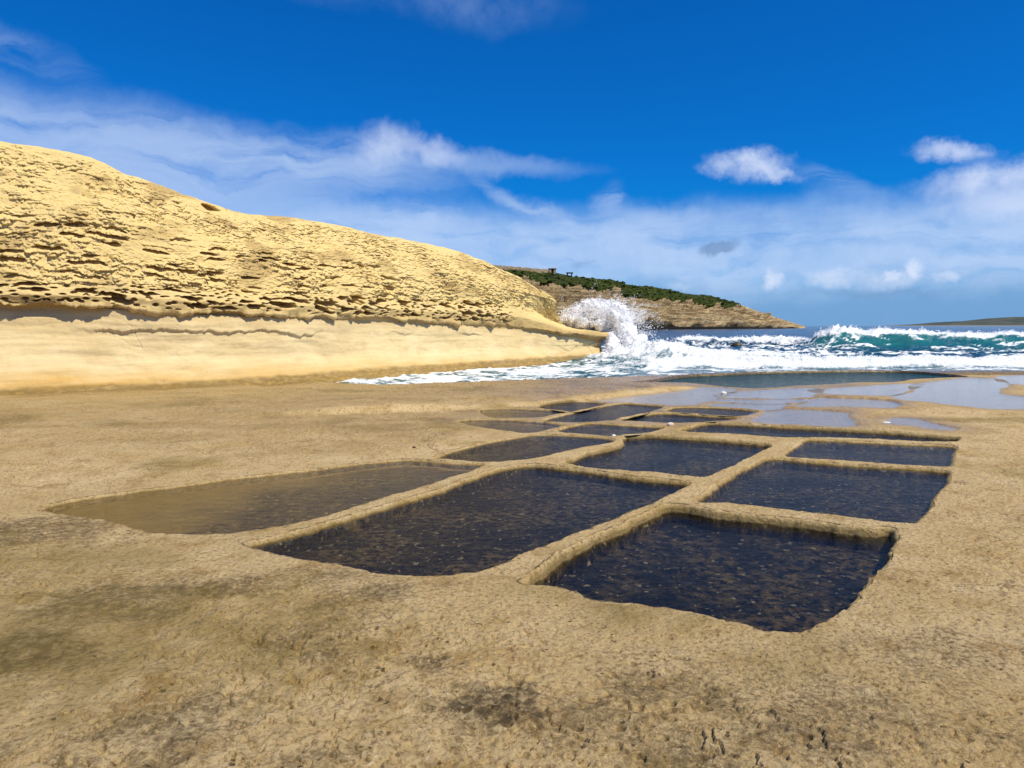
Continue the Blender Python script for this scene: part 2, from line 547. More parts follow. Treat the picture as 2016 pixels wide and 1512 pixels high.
def sea_material():
    m, nt = new_mat('sea_water')
    pos = N(nt, 'ShaderNodeNewGeometry').outputs['Position']
    at = N(nt, 'ShaderNodeAttribute', attribute_name='mask')
    s = N(nt, 'ShaderNodeSeparateColor', inp={0: at.outputs['Color']})
    foam, thin, shallow = s.outputs[0], s.outputs[1], s.outputs[2]
    n1 = noise_n(nt, pos, 3.2, 6, 0.65, 0.5).outputs[0]
    n2 = noise_n(nt, pos, 0.35, 4, 0.6).outputs[0]
    n3 = noise_n(nt, pos, 14.0, 4, 0.7).outputs[0]
    c = mixc(nt, ramp01(nt, n2, 0.3, 0.7), (0.004, 0.030, 0.075), (0.006, 0.045, 0.095))
    c = mixc(nt, shallow, c, (0.02, 0.12, 0.15))
    c = mixc(nt, math_n(nt, 'MULTIPLY', thin, ramp01(nt, n2, 0.25, 0.65, 0.35, 1.0)), c, (0.012, 0.175, 0.175))  # teal of aerated water; light through the wave face is in this colour too
    f = math_n(nt, 'ADD', foam, math_n(nt, 'MULTIPLY', math_n(nt, 'SUBTRACT', n1, 0.5), 0.55))
    f = math_n(nt, 'ADD', f, math_n(nt, 'MULTIPLY', math_n(nt, 'SUBTRACT', n3, 0.5), 0.35))
    ff = ramp01(nt, f, 0.36, 0.66)
    fc = mixc(nt, ramp01(nt, n1, 0.35, 0.7), (0.74, 0.80, 0.84), (0.90, 0.92, 0.93))
    c = mixc(nt, ff, c, fc)
    b = principled(nt, **{'Base Color': c, 'IOR': 1.33})
    nt.links.new(ramp01(nt, ff, 0, 1, 0.16, 0.9), b.inputs['Roughness'])
    nt.links.new(ramp01(nt, ff, 0, 1, 0.5, 0.1), b.inputs['Specular IOR Level'])
    hh = math_n(nt, 'ADD', n1, math_n(nt, 'MULTIPLY', n3, 0.4))
    nn = N(nt, 'ShaderNodeBump', inp={'Height': hh, 'Strength': 0.8, 'Distance': 0.12}).outputs[0]
    nt.links.new(nn, b.inputs['Normal'])
    return m


def spray_material():
    m, nt = new_mat('white_spray')
    gn = N(nt, 'ShaderNodeNewGeometry').outputs['Normal']
    sc_ = N(nt, 'ShaderNodeVectorMath', operation='SCALE', inp={0: gn, 3: 0.30})
    ad = N(nt, 'ShaderNodeVectorMath', operation='ADD', inp={0: sc_.outputs[0], 1: (0.35, -0.25, 0.75)})
    nn = N(nt, 'ShaderNodeVectorMath', operation='NORMALIZE', inp={0: ad.outputs[0]}).outputs[0]
    d = N(nt, 'ShaderNodeBsdfDiffuse', inp={'Color': (0.98, 0.98, 0.99, 1)})
    t = N(nt, 'ShaderNodeBsdfTranslucent', inp={'Color': (0.97, 0.98, 0.99, 1)})
    mx = N(nt, 'ShaderNodeMixShader', inp={0: 0.45, 1: d.outputs[0], 2: t.outputs[0]})
    tp = N(nt, 'ShaderNodeBsdfTransparent')
    mx = N(nt, 'ShaderNodeMixShader', inp={0: 0.15, 1: mx.outputs[0], 2: tp.outputs[0]})
    o = N(nt, 'ShaderNodeOutputMaterial')
    nt.links.new(mx.outputs[0], o.inputs[0])
    return m


def headland_material():
    m, nt = new_mat('headland_rock')
    pos = N(nt, 'ShaderNodeNewGeometry').outputs['Position']
    at = N(nt, 'ShaderNodeAttribute', attribute_name='mask')
    s = N(nt, 'ShaderNodeSeparateColor', inp={0: at.outputs['Color']})
    green, notch, brown = s.outputs[0], s.outputs[1], s.outputs[2]
    mb = N(nt, 'ShaderNodeMapping', inp={0: pos, 3: (0.12, 0.12, 1.6)}).outputs[0]
    nb = noise_n(nt, mb, 0.8, 6, 0.65, 0.3).outputs[0]
    n1 = noise_n(nt, pos, 0.22, 7, 0.7).outputs[0]
    n2 = noise_n(nt, pos, 0.8, 6, 0.7).outputs[0]
    c = mixc(nt, ramp01(nt, nb, 0.38, 0.66), (0.32, 0.22, 0.11), (0.68, 0.53, 0.30))
    c = mixc(nt, ramp01(nt, n1, 0.5, 0.75, 0, 0.55), c, (0.24, 0.17, 0.095))
    c = mixc(nt, math_n(nt, 'MULTIPLY', brown, 0.22), c, (0.20, 0.135, 0.085))
    g = mixc(nt, ramp01(nt, n1, 0.35, 0.7), (0.022, 0.038, 0.007), (0.075, 0.088, 0.018))
    gf = ramp01(nt, math_n(nt, 'ADD', green, math_n(nt, 'MULTIPLY', math_n(nt, 'SUBTRACT', n2, 0.5), 0.7)), 0.42, 0.58)
    c = mixc(nt, gf, c, g)
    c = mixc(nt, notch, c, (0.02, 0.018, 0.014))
    b = principled(nt, **{'Base Color': c, 'Roughness': 0.95, 'Specular IOR Level': 0.15})
    hh = math_n(nt, 'ADD', n2, nb)
    nn = N(nt, 'ShaderNodeBump', inp={'Height': hh, 'Strength': 1.0, 'Distance': 1.6}).outputs[0]
    nt.links.new(nn, b.inputs['Normal'])
    return m


def simple_rock(name, c1, c2, scale, rough=0.9, spec=0.2):
    m, nt = new_mat(name)
    pos = N(nt, 'ShaderNodeTexCoord').outputs['Object']
    n1 = noise_n(nt, pos, scale, 6, 0.65).outputs[0]
    c = mixc(nt, ramp01(nt, n1, 0.35, 0.68), c1, c2)
    b = principled(nt, **{'Base Color': c, 'Roughness': rough, 'Specular IOR Level': spec})
    nt.links.new(bump(nt, n1, 0.7, 0.3 / scale), b.inputs['Normal'])
    return m


MAT_GROUND = rock_ground_material()
MAT_CLIFF = cliff_material()
MAT_SEA = sea_material()
MAT_SPRAY = spray_material()
MAT_HEAD = headland_material()
MAT_PAN = water_material('pan_water', (0.80, 0.80, 0.76), 30.0, 0.0024, 0.03, gloss=0.45)
MAT_SHALLOW = water_material('shallow_wash_water', (0.86, 0.84, 0.72), 34.0, 0.0024, 0.05, gloss=0.7)
MAT_FILM = water_material('thin_film_water', (0.9, 0.9, 0.9), 20.0, 0.0014, 0.05)
MAT_INLET = water_material('inlet_water', (0.35, 0.55, 0.5), 9.0, 0.02, 0.07, 0.8, (0.014, 0.062, 0.052), gloss=0.65)

# ------------------------------------------------------------------ salt pans: outlines on the shelf
# each: kind, water level, bed depth, soft edge width, label, outline pixels; a third number 1 marks a point read at the waterline
PANS = [
    dict(k='pan', zw=-0.046, zb=-0.13, e=0.03, label='large salt pan with rounded near corner, deep blue beside the right rock lip', p=[
        (1033, 1143), (1120, 1096, 1), (1220, 1050, 1), (1315, 1006, 1), (1400, 1019, 1), (1500, 1029, 1), (1600, 1040, 1), (1690, 1054, 1), (1758, 1056, 1),
        (1760, 1078), (1738, 1112), (1706, 1145), (1690, 1172), (1655, 1198), (1610, 1230), (1570, 1243), (1510, 1240), (1440, 1222), (1340, 1201),
        (1260, 1188), (1180, 1180), (1130, 1163), (1080, 1152)]),
    dict(k='pan', zw=-0.026, zb=-0.10, e=0.03, label='square salt pan of violet-brown water behind the rounded-corner pan', p=[
        (1370, 985), (1440, 942, 1), (1512, 906, 1), (1600, 912, 1), (1700, 920, 1), (1866, 932, 1), (1845, 972), (1832, 997), (1820, 1012), (1797, 1028),
        (1720, 1024), (1620, 1011), (1500, 997), (1430, 990)]),
    dict(k='pan', zw=-0.018, zb=-0.10, e=0.03, label='small bright blue salt pan wedged against the right rock lip', p=[
        (1545, 897), (1570, 880, 1), (1594, 868, 1), (1700, 872, 1), (1800, 877, 1), (1880, 881, 1), (1876, 900), (1871, 918), (1800, 915), (1700, 908), (1620, 903)]),
    dict(k='pan', zw=-0.034, zb=-0.10, e=0.03, label='long narrow salt pan below the shell-topped ledge, ending in dark corner', p=[
        (1337, 848), (1392, 836, 1), (1436, 837, 1), (1540, 843, 1), (1636, 848, 1), (1780, 857, 1), (1868, 865, 1), (1888, 862), (1876, 869), (1800, 868), (1700, 863),
        (1621, 861), (1532, 860), (1443, 853)]),
    dict(k='pan', zw=-0.028, zb=-0.10, e=0.03, label='largest salt pan, dark mottled water between the two long rock ridges', p=[
        (486, 1070), (560, 1061, 1), (640, 1039, 1), (750, 1004, 1), (870, 968, 1), (960, 934, 1), (1040, 919, 1), (1150, 930, 1), (1250, 945, 1), (1350, 955, 1),
        (1340, 962), (1290, 987), (1200, 1022), (1080, 1068), (985, 1108), (930, 1122), (850, 1132), (760, 1128), (700, 1115), (640, 1104), (560, 1092)]),
    dict(k='pan', zw=-0.038, zb=-0.11, e=0.03, label='clear blue salt pan with a brown patch behind the largest pan', p=[
        (1112, 909), (1150, 899, 1), (1219, 882, 1), (1231, 864, 1), (1286, 862, 1), (1400, 869, 1), (1505, 878, 1), (1515, 879), (1493, 890), (1436, 918), (1393, 936),
        (1369, 938), (1286, 930), (1206, 925), (1147, 918)]),
    dict(k='wash', zw=-0.013, zb=-0.055, e=0.05, label='shallow salt pan, olive sand at one end and dark algae at other', p=[
        (85, 1000), (180, 982, 1), (330, 962, 1), (440, 946, 1), (560, 933, 1), (700, 916, 1), (800, 907, 1), (850, 910, 1), (900, 914, 1), (952, 918, 1), (870, 944), (750, 980), (640, 1015), (560, 1034),
        (475, 1046), (440, 1049), (350, 1051), (285, 1046), (235, 1030), (150, 1016)]),
    dict(k='pan', zw=-0.015, zb=-0.07, e=0.03, label='brown tapering salt pan touching the crooked rock ridge', p=[
        (850, 902), (930, 880, 1), (1000, 866, 1), (1048, 858, 1), (1099, 858, 1), (1160, 861, 1), (1205, 866, 1), (1208, 870), (1180, 876), (1147, 880), (1095, 891), (1043, 903), (974, 909), (910, 906), (868, 903)]),
    dict(k='pan', zw=-0.018, zb=-0.07, e=0.03, label='dark blue salt pan under the ridge with the white shell', p=[
        (1095, 848), (1119, 842, 1), (1166, 835, 1), (1240, 839, 1), (1306, 844, 1), (1287, 849), (1251, 855), (1216, 857), (1195, 858), (1150, 854)]),
    dict(k='wash', zw=-0.014, zb=-0.045, e=0.07, label='dark pan fading into golden sand at its far side', p=[
        (905, 829), (951, 825), (1005, 826.5), (1058, 829), (1106, 836), (1094, 840), (1041, 851), (1005, 848), (942, 839)]),
    dict(k='wash', zw=-0.014, zb=-0.045, e=0.06, label='dark pan tucked below the golden rock step', p=[
        (948, 806), (1023, 804), (1108, 810), (1094, 814), (1053, 821.5), (978, 821.5), (960, 817)]),
    dict(k='pan', zw=-0.016, zb=-0.06, e=0.03, label='slim grey-blue pan running along the golden rock step', p=[
        (1059, 800), (1112, 791), (1148, 790), (1190, 793), (1160, 803), (1130, 810), (1112, 809)]),
    dict(k='pan', zw=-0.018, zb=-0.06, e=0.03, label='two-toned pan, brown in its middle and dark beyond', p=[
        (1075, 826), (1160, 806), (1212, 795), (1240, 794), (1303, 799), (1269, 812), (1216, 825), (1183, 828), (1130, 831)]),
    dict(k='pan', zw=-0.028, zb=-0.07, e=0.03, label='pale blue pan directly behind the ridge with the white shell', p=[
        (1225, 826), (1269, 815), (1310, 812), (1390, 817), (1455, 821), (1421, 827.5), (1358, 831), (1308, 832), (1260, 828.5)]),
    dict(k='pan', zw=-0.018, zb=-0.05, e=0.04, label='sky-reflecting pan with a dark far edge', p=[
        (1314, 809), (1341, 801), (1412, 802), (1485, 808), (1462, 818), (1394, 815)]),
    dict(k='film', zw=-0.006, zb=-0.022, e=0.12, label='broad sheet of silvery water below the golden rock step', p=[
        (1190, 788), (1269, 779), (1358, 768), (1403, 762), (1435, 766), (1421, 774), (1394, 783), (1341, 796), (1234, 791)]),
    dict(k='film', zw=-0.006, zb=-0.024, e=0.06, label='silvery strip pan next to the green inlet', p=[
        (1434, 776), (1480, 770), (1556, 765), (1600, 764), (1592, 775), (1570, 781), (1500, 783), (1428, 781)]),
    dict(k='film', zw=-0.008, zb=-0.03, e=0.06, label='thinnest silvery strip pan between two others', p=[
        (1425, 785), (1500, 787), (1564, 785), (1548, 791), (1490, 792), (1420, 789)]),
    dict(k='film', zw=-0.010, zb=-0.03, e=0.06, label='short silvery strip pan beside the brown rough ridge', p=[
        (1418, 794), (1490, 795), (1540, 794), (1526, 799), (1497, 804), (1420, 800)]),
    dict(k='film', zw=-0.018, zb=-0.05, e=0.05, label='pale pan with dark far rim beyond the brown rough ridge', p=[
        (1578, 799), (1599, 786), (1617, 781), (1690, 783), (1743, 787), (1758, 794), (1740, 801), (1653, 798)]),
    dict(k='film', zw=-0.016, zb=-0.04, e=0.08, label='pale blue pan above the long mossy ledge', p=[
        (1508, 813), (1546, 803), (1653, 809), (1650, 816), (1668, 832), (1640, 837), (1560, 832), (1500, 829)]),
    dict(k='film', zw=-0.006, zb=-0.018, e=0.15, label='ragged wet patch between the inlet and the tan rock', p=[
        (1612, 768), (1680, 762), (1760, 757), (1800, 756), (1770, 768), (1740, 777), (1640, 774)]),
    dict(k='film', zw=-0.006, zb=-0.024, e=0.20, label='wide lilac-grey sheet of water on the outer shelf', p=[
        (1833, 754), (1909, 744), (1955, 746), (1966, 756), (1948, 769), (1961, 776), (2016, 781), (2100, 784), (2100, 796), (2016, 794), (1979, 803), (1922, 799),
        (1858, 792), (1820, 788), (1786, 786), (1780, 779), (1817, 771), (1810, 761)]),
    dict(k='film', zw=-0.010, zb=-0.026, e=0.05, label='narrow rain puddle beside a white shell on tan rock', p=[
        (1755, 830), (1782, 823), (1820, 831), (1866, 842), (1850, 843), (1807, 836), (1770, 834)]),
    dict(k='film', zw=-0.006, zb=-0.022, e=0.2, label='outermost water sheet close to the surf', p=[
        (1979, 741), (2030, 739), (2110, 738), (2110, 756), (2030, 757), (1985, 751)]),
    dict(k='inlet', zw=-0.055, zb=-0.7, e=0.10, label='green tidal inlet lying between the shelf and the surf', p=[
        (1209, 755), (1270, 750), (1346, 743, 1), (1430, 739, 1), (1500, 736, 1), (1600, 734, 1), (1705, 733, 1), (1800, 735, 1), (1904, 741), (1850, 744), (1797, 747), (1757, 752), (1690, 753), (1640, 756),
        (1614, 757), (1559, 760), (1491, 765), (1435, 762), (1403, 759), (1370, 755), (1317, 752)]),
]


def ragged(P, grow=0.0):
    """even steps along a closed outline, worn uneven by the chisel and the water"""
    L = np.concatenate([[0], np.cumsum(np.linalg.norm(np.diff(np.vstack([P, P[:1]]), axis=0), axis=1))])
    step = np.clip(0.0032 * P[:, 1].mean(), 0.012, 0.06)
    n = max(24, int(L[-1] / step))
    u = np.linspace(0, L[-1], n, endpoint=False)
    Pc = np.vstack([P, P[:1]])
    Q = np.stack([np.interp(u, L, Pc[:, 0]), np.interp(u, L, Pc[:, 1])], -1)
    tn = np.roll(Q, -1, 0) - np.roll(Q, 1, 0)
    tn /= np.linalg.norm(tn, axis=1, keepdims=True) + 1e-9
    nv = np.stack([tn[:, 1], -tn[:, 0]], -1)
    a = 0.026 * fbm(Q[:, 0] * 3.5, Q[:, 1] * 3.5, 3, 21) + 0.014 * fbm(Q[:, 0] * 11, Q[:, 1] * 11, 3, 22)
    Q = Q + nv * a[:, None]
    if 0.5 * np.sum(Q[:, 0] * np.roll(Q[:, 1], -1) - np.roll(Q[:, 0], -1) * Q[:, 1]) < 0:
        Q = Q[::-1]
        nv = -nv[::-1]
    Q = Q + nv * grow
    return Q                                              # counter-clockwise


for pn in PANS:
    pts = [G(t[0], t[1], pn['zw'] if len(t) > 2 else 0.0) for t in pn['p']]
    gr0 = 0.10 if pn['k'] == 'film' else (0.03 if pn['k'] != 'inlet' and np.mean([t_[1] for t_ in pn['p']]) < 846 else 0.0)
    pn['poly'] = ragged(smooth_poly(np.array(pts)[:, :2], 8, 0.75), gr0)

# shelf edge towards the sea
edge_px = [(540, 750), (600, 754), (680, 757), (760, 757.5), (900, 754), (1000, 750), (1100, 747), (1200, 743), (1300, 739.5), (1400, 736), (1500, 732.5), (1600, 730.5), (1700, 729.5), (1850, 728.5), (2016, 728), (2250, 728)]
SHELF = [(-9.0, 21.0)] + [tuple(G(a, b)[:2]) for a, b in edge_px] + [(45, 22), (60, -40), (-60, -40), (-60, 16)]
# golden step: the rock left of this line stands a little higher
step_px = [(430, 829), (530, 819), (700, 812), (880, 806), (1000, 800.5), (1060, 797), (1150, 787), (1240, 776), (1310, 768.5), (1380, 761)]
STEP = np.array([G(a, b)[:2] for a, b in step_px])
SHELF = np.array(SHELF)


def polyline_dist(P, X, Y):
    d2 = np.full(X.shape, 1e9)
    side = np.zeros(X.shape)
    tt = np.zeros(X.shape)
    for i in range(len(P) - 1):
        ax, ay = P[i]
        ex, ey = P[i + 1] - P[i]
        L = ex * ex + ey * ey
        t = np.clip(((X - ax) * ex + (Y - ay) * ey) / L, 0, 1)
        dd = (X - ax - t * ex) ** 2 + (Y - ay - t * ey) ** 2
        nr = dd < d2
        d2 = np.where(nr, dd, d2)
        side = np.where(nr, ex * (Y - ay) - ey * (X - ax), side)
        tt = np.where(nr, (i + t) / (len(P) - 1), tt)
    return np.sqrt(d2) * np.sign(side), tt


# ------------------------------------------------------------------ ground: the rock shelf
def build_ground():
    p = np.concatenate([np.array([CAM_H * F / r for r in np.geomspace(0.35, 1.80, 45)]), np.arange(965, 600, -2.0), np.arange(600, 330, -1.5), np.arange(330, 84, -0.85), CAM_H * F / np.geomspace(21, 60, 34)])
    rad = CAM_H * F / p
    th_in = np.arctan(np.arange(-1075, 1110, 2.55) / F)
    outer = np.geomspace(0.012, 1.0, 46)
    outer = outer / outer.sum() * (R(105) - th_in[-1])
    th = np.concatenate([(th_in[0] - np.cumsum(outer))[::-1], th_in, th_in[-1] + np.cumsum(outer)])
    TH, RD = np.meshgrid(th, rad)
    # rows run at constant depth in view, at constant radius outside it
    RD = np.where(np.abs(TH) < 0.75, RD / np.cos(np.clip(TH, -0.75, 0.75)), RD / math.cos(0.75))
    X, Y = RD * np.sin(TH), RD * np.cos(TH)
    sh = X.shape
    x, y = X.ravel(), Y.ravel()
    # uneven outlines
    spacing = np.clip(np.where(y > 5.3, 0.85, 1.7) * (x * x + y * y) / (CAM_H * F), 0.006, 0.25)
    hard = [i for i, pn in enumerate(PANS) if pn['k'] != 'film']
    HOLE = -0.016
    # slide the vertices nearest to each pan on to a line just outside its lip, so the cut-outs have clean borders
    for i in hard:
        P_ = PANS[i]['poly']
        d0 = poly_sdf(P_[::max(1, len(P_) // 60)], x, y, 0.45)
        near = np.where(np.abs(d0) < 0.12 + spacing)[0]
        dd = poly_sdf(P_, x[near], y[near], 0.45)
        sel = near[np.abs(dd - HOLE) < 0.62 * spacing[near]]
        if len(sel) == 0:
            continue
        xs, ys = x[sel], y[sel]
        ee = 0.004
        for _ in range(2):
            dd = poly_sdf(P_, xs, ys, 0.45)
            gx = (poly_sdf(P_, xs + ee, ys, 0.45) - dd) / ee
            gy = (poly_sdf(P_, xs, ys + ee, 0.45) - dd) / ee
            gg = gx * gx + gy * gy + 1e-6
            st_ = np.clip((HOLE - dd) / gg, -spacing[sel], spacing[sel])
            xs = xs + st_ * gx
            ys = ys + st_ * gy
        x[sel], y[sel] = xs, ys
    wx, wy = x, y

    def rock_z(x, y):
        return 0.018 * fbm(x * 0.55, y * 0.55, 3, 1) + 0.018 * fbm(x * 2.6, y * 2.6, 4, 2) + 0.012 * fbm(x * 9, y * 9, 5, 3, 0.62)

    def step_up(x, y):
        sgn, tt = polyline_dist(STEP, x, y)
        return 0.085 * sstep(-0.10, 0.02, sgn) * sstep(0.0, 0.25, tt) * sstep(2.6, 0.8, np.abs(sgn)) * sstep(0.995, 0.93, tt), sgn, tt
    z = rock_z(x, y)
    # pecks and pits in the foreground rock
    f1, f2, ox, oy, rr = worley(x * 15, y * 15, 5)
    pit = sstep(0.34, 0.05, f1) * (rr > 0.62) * sstep(-0.15, 0.3, fbm(x * 1.3, y * 1.3, 3, 8))
    z -= 0.024 * pit
    # thin flaking layers of the rock
    ql = 5.5 * fbm(x * 1.5, y * 1.5, 6, 9, 0.6)
    fl_ = ql - np.floor(ql)
    z += 0.015 * (sstep(0.0, 0.12, fl_) - fl_) * sstep(-0.3, 0.2, fbm(x * 0.8, y * 0.8, 2, 10))
    f1b, _, _, _, rb = worley(x * 5.2, y * 5.2, 15)
    z -= 0.008 * sstep(0.42, 0.1, f1b) * (rb > 0.7)
    # low swells of rock, one hollow left of the pans
    up, sgn, tt = step_up(wx, wy)
    z += up
    sd_shelf = poly_sdf(SHELF, wx, wy, 60, 60)

    def pan_dark(i, x, y):
        if i == 6:
            return sstep(-0.30, 0.55, (x + 2.0) * 0.75 - (y - 6.0) * 0.20 + 0.5 * fbm(x * 1.6, y * 1.6, 4, 66))
        return sstep(-0.25, 0.25, (x - (-0.55 if i == 9 else -0.15)) + 0.3 * fbm(x * 2, y * 2, 3, 67))
    rgba = np.zeros((x.size, 4))
    algae, wet, stain, olive = rgba[:, 0], rgba[:, 1], rgba[:, 2], rgba[:, 3]
    D = []
    for pn in PANS:
        P_ = pn['poly']
        d0 = poly_sdf(P_[::max(1, len(P_) // 60)], x, y, 1.2)
        nz = np.where(np.abs(d0) < 0.15)[0]
        d0[nz] = poly_sdf(P_, x[nz], y[nz], 1.2)
        D.append(d0)
    D = np.array(D)
    best = D.argmax(0)
    eb_all = np.array([pn['e'] for pn in PANS])
    dmax = D.max(0)
    zr = z.copy()
    flat = sstep(-0.9, -0.05, dmax)                          # the pan field is flatter than the open rock
    z = z * (1 - 0.62 * flat)
    zbed = z.copy()
    dh = D[hard].max(0)
    for i, pn in enumerate(PANS):
        d = D[i]
        e = pn['e']
        rough = 0.35 * zr
        if pn['k'] == 'film':
            rough = 0.030 * fbm(x * 1.2, y * 3.0, 5, 50 + i, 0.6)
        zb = pn['zb'] + rough
        if pn['k'] in ('pan', 'inlet'):
            zbed = np.where(best == i, zb, zbed)
            if pn['k'] == 'pan':
                algae[:] = np.maximum(algae, (d > HOLE + 0.002) * 1.0)
        elif pn['k'] == 'wash':
            zbed = np.where(best == i, np.minimum(zb, -0.03 + 0 * zb) if i != 6 else zb, zbed)
            dk = pan_dark(i, x, y)
            a = sstep(0.0, 0.14, d + 0.06 * fbm(x * 5, y * 5, 3, 65))
            algae[:] = np.maximum(algae, a * dk * (d > 0))
            olive[:] = np.maximum(olive, (d > HOLE) * (1 - dk) * 0.95)
            wet[:] = np.maximum(wet, sstep(-0.05, 0.02, d) * 0.6)
        else:
            t = sstep(-e, e, d) * sstep(0.04, 0.16, -dh)
            z = np.where(d > -e, z * (1 - t) + zb * t, z)
            wet[:] = np.maximum(wet, sstep(-0.6, 0.0, d) * (0.75 + 0.4 * fbm(x * 3, y * 3, 3, 71)))
    # wave-washed rim of the shelf drops into the sea
    z = np.where(sd_shelf < 0.25, z - 1.1 * sstep(0.12, -0.9, sd_shelf) - 0.02 * sstep(0.25, 0.0, sd_shelf), z)
    wet[:] = np.maximum(wet, sstep(0.9, 0.2, sd_shelf + 0.3 * fbm(x * 1.5, y * 1.5, 3, 72)))
    pxg = 1008 + x / np.maximum(y, 0.3) * F
    stain[:] = np.maximum(stain, 0.97 * sstep(1.7, 1.1, sd_shelf + 0.15 * fbm(x * 2, y * 2, 3, 77)) * sstep(1250, 1400, pxg))
    # thin film over the whole left flat and the far flat
    film = sstep(5.0, 8.5, y + 0.25 * x + 1.6 * fbm(x * 0.6, y * 0.6, 3, 73)) * sstep(2.2, 0.4, x - 0.06 * y) * sstep(0.25, 0.8, -dmax)
    wet[:] = np.maximum(wet, 0.8 * film * (0.75 + 0.5 * fbm(x * 0.9, y * 2.2, 4, 74)))
    wet[:] = np.maximum(wet, 0.9 * sstep(10.5, 12.5, y + 0.8 * fbm(x * 0.7, y * 0.7, 3, 79)) * sstep(0.0, 0.3, -dh) * sstep(1500, 1380, pxg))
    wet[:] = np.maximum(wet, 0.85 * sstep(7.6, 9.6, y + 0.8 * fbm(x * 0.8, y * 0.8, 3, 85)) * sstep(-0.8, -0.2, dmax) * sstep(1800, 1660, pxg))
    olive[:] = np.maximum(olive, 0.55 * film * sstep(-0.1, 0.5, fbm(x * 0.5, y * 1.1, 4, 75)))
    up_edge = sstep(0.30, 0.08, np.abs(sgn + 0.02 + 0.08 * fbm(x * 3, y * 3, 3, 78))) * sstep(0.05, 0.25, tt) * sstep(1, .95, tt)
    wet[:] *= 1 - up_edge
    stain[:] *= 1 - up_edge
    olive[:] *= 1 - 0.8 * up_edge
    # darker strip along the foot of the cliff
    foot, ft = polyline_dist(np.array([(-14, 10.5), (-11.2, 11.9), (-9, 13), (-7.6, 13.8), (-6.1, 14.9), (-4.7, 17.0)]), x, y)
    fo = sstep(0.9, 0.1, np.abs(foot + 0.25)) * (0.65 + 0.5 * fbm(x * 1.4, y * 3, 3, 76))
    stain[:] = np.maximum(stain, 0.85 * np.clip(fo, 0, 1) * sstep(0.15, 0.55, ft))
    # biofilm stains, mostly in the foreground
    st = sstep(0.06, 0.40, fbm(x * 0.9 + 3.1, y * 0.9 + 1.7, 5, 81, 0.6)) * sstep(6.5, 3.5, y)
    st *= 0.75

    def patch(px, py, rx, ry, s):
        c0 = G(px, py)
        u = (x - c0[0]) / rx
        v = (y - c0[1]) / ry
        return 1.12 * s * sstep(1.12, 0.25, np.sqrt(u * u + v * v) * 0.85 + 0.9 * fbm(x * 4.5, y * 4.5, 5, 82, 0.65))
    for a in [(990, 1390, 0.22, 0.16, 1.0), (840, 1310, 0.14, 0.12, 0.75), (330, 1440, 0.10, 0.15, 0.7), (90, 1045, 0.65, 0.45, 0.7), (40, 1290, 0.30, 0.22, 0.9), (230, 1180, 0.40, 0.35, 0.75),
              (400, 1160, 0.40, 0.13, 0.8), (1650, 1380, 0.35, 0.25, 0.5), (1560, 1440, 0.20, 0.16, 0.6), (1800, 1290, 0.35, 0.25, 0.4), (620, 1500, 0.2, 0.1, 0.45), (1260, 1300, .25, .12, .25)]:
        st = np.maximum(st, patch(*a))
    stain[:] = np.maximum(stain, st * sstep(0.02, -0.06, dmax))
    olive[:] = np.maximum(olive, patch(150, 1250, 1.3, 0.7, 0.6) * sstep(0, -.05, dmax))
    olive[:] = np.maximum(olive, 0.75 * sstep(0.1, 0.5, fbm(x * 0.7 + 9, y * 0.7, 4, 83)) * sstep(0, -.05, dmax))
    rgba[:] = np.clip(rgba, 0, 1)
    V = np.stack([x, y, z], -1)
    VB = np.stack([x, y, zbed], -1)
    nr, nc = sh
    Fq = grid_faces(nr, nc)
    nrm = grid_normals(V.reshape(nr, nc, 3)).reshape(-1, 3)
    if nrm[:, 2].mean() < 0:
        nrm = -nrm
    fz = np.cross(V[Fq[0, 1]] - V[Fq[0, 0]], V[Fq[0, 3]] - V[Fq[0, 0]])[2]
    if fz < 0:
        Fq = Fq[:, ::-1]
    # face regions: beds of the pans, ridges between two pans, the rest
    fd = np.stack([D[i][Fq].max(1) for i in range(len(PANS))])
    order = np.argsort(-fd, axis=0)
    i1, i2 = order[0], order[1]
    d1 = np.take_along_axis(fd, i1[None], 0)[0]
    d2 = np.take_along_axis(fd, i2[None], 0)[0]
    lim = np.array([HOLE + 0.003 if pn['k'] != 'film' else 0.5 * pn['e'] for pn in PANS])
    inpan = d1 > lim[i1]
    gap = -d1 - d2
    ridge = (~inpan) & (gap < 0.42)
    a, b = np.minimum(i1, i2), np.maximum(i1, i2)
    pair = a * 100 + b
    region = np.full(len(Fq), -1)
    region[inpan] = i1[inpan]
    region[ridge] = 1000 + pair[ridge]
    cnt = {k: c for k, c in zip(*np.unique(region, return_counts=True))}
    keep_ridge = [k for k in cnt if k >= 1000 and cnt[k] > 60 and all(PANS[j]['k'] in ('pan', 'wash') for j in ((k - 1000) // 100, (k - 1000) % 100))]
    for k in cnt:
        if k >= 1000 and k not in keep_ridge:
            region[region == k] = -1
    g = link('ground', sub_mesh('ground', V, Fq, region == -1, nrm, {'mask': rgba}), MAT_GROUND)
    tag(g, 'tan limestone shelf cut with salt pans', kind='structure')
    for k in keep_ridge:
        link('rock_ridge', sub_mesh('rock_ridge', V, Fq, region == k, nrm, {'mask': rgba}), MAT_GROUND, g)
    for i, pn in enumerate(PANS):
        c = pn['poly'].mean(0)
        name = {'pan': 'salt_pan', 'wash': 'salt_pan', 'film': 'puddle', 'inlet': 'tidal_inlet'}[pn['k']]
        cat = {'pan': 'salt pan', 'wash': 'salt pan', 'film': 'puddle', 'inlet': 'inlet'}[pn['k']]
        if pn['k'] == 'film' and ' pan' in pn['label']:
            name, cat = 'salt_pan', 'salt pan'
        org = (c[0], c[1], pn['zb'])
        t = empty(name, org)
        tag(t, pn['label'], cat, {'salt pan': 'salt pans cut into the shelf', 'puddle': 'water lying on the outer shelf'}.get(cat))
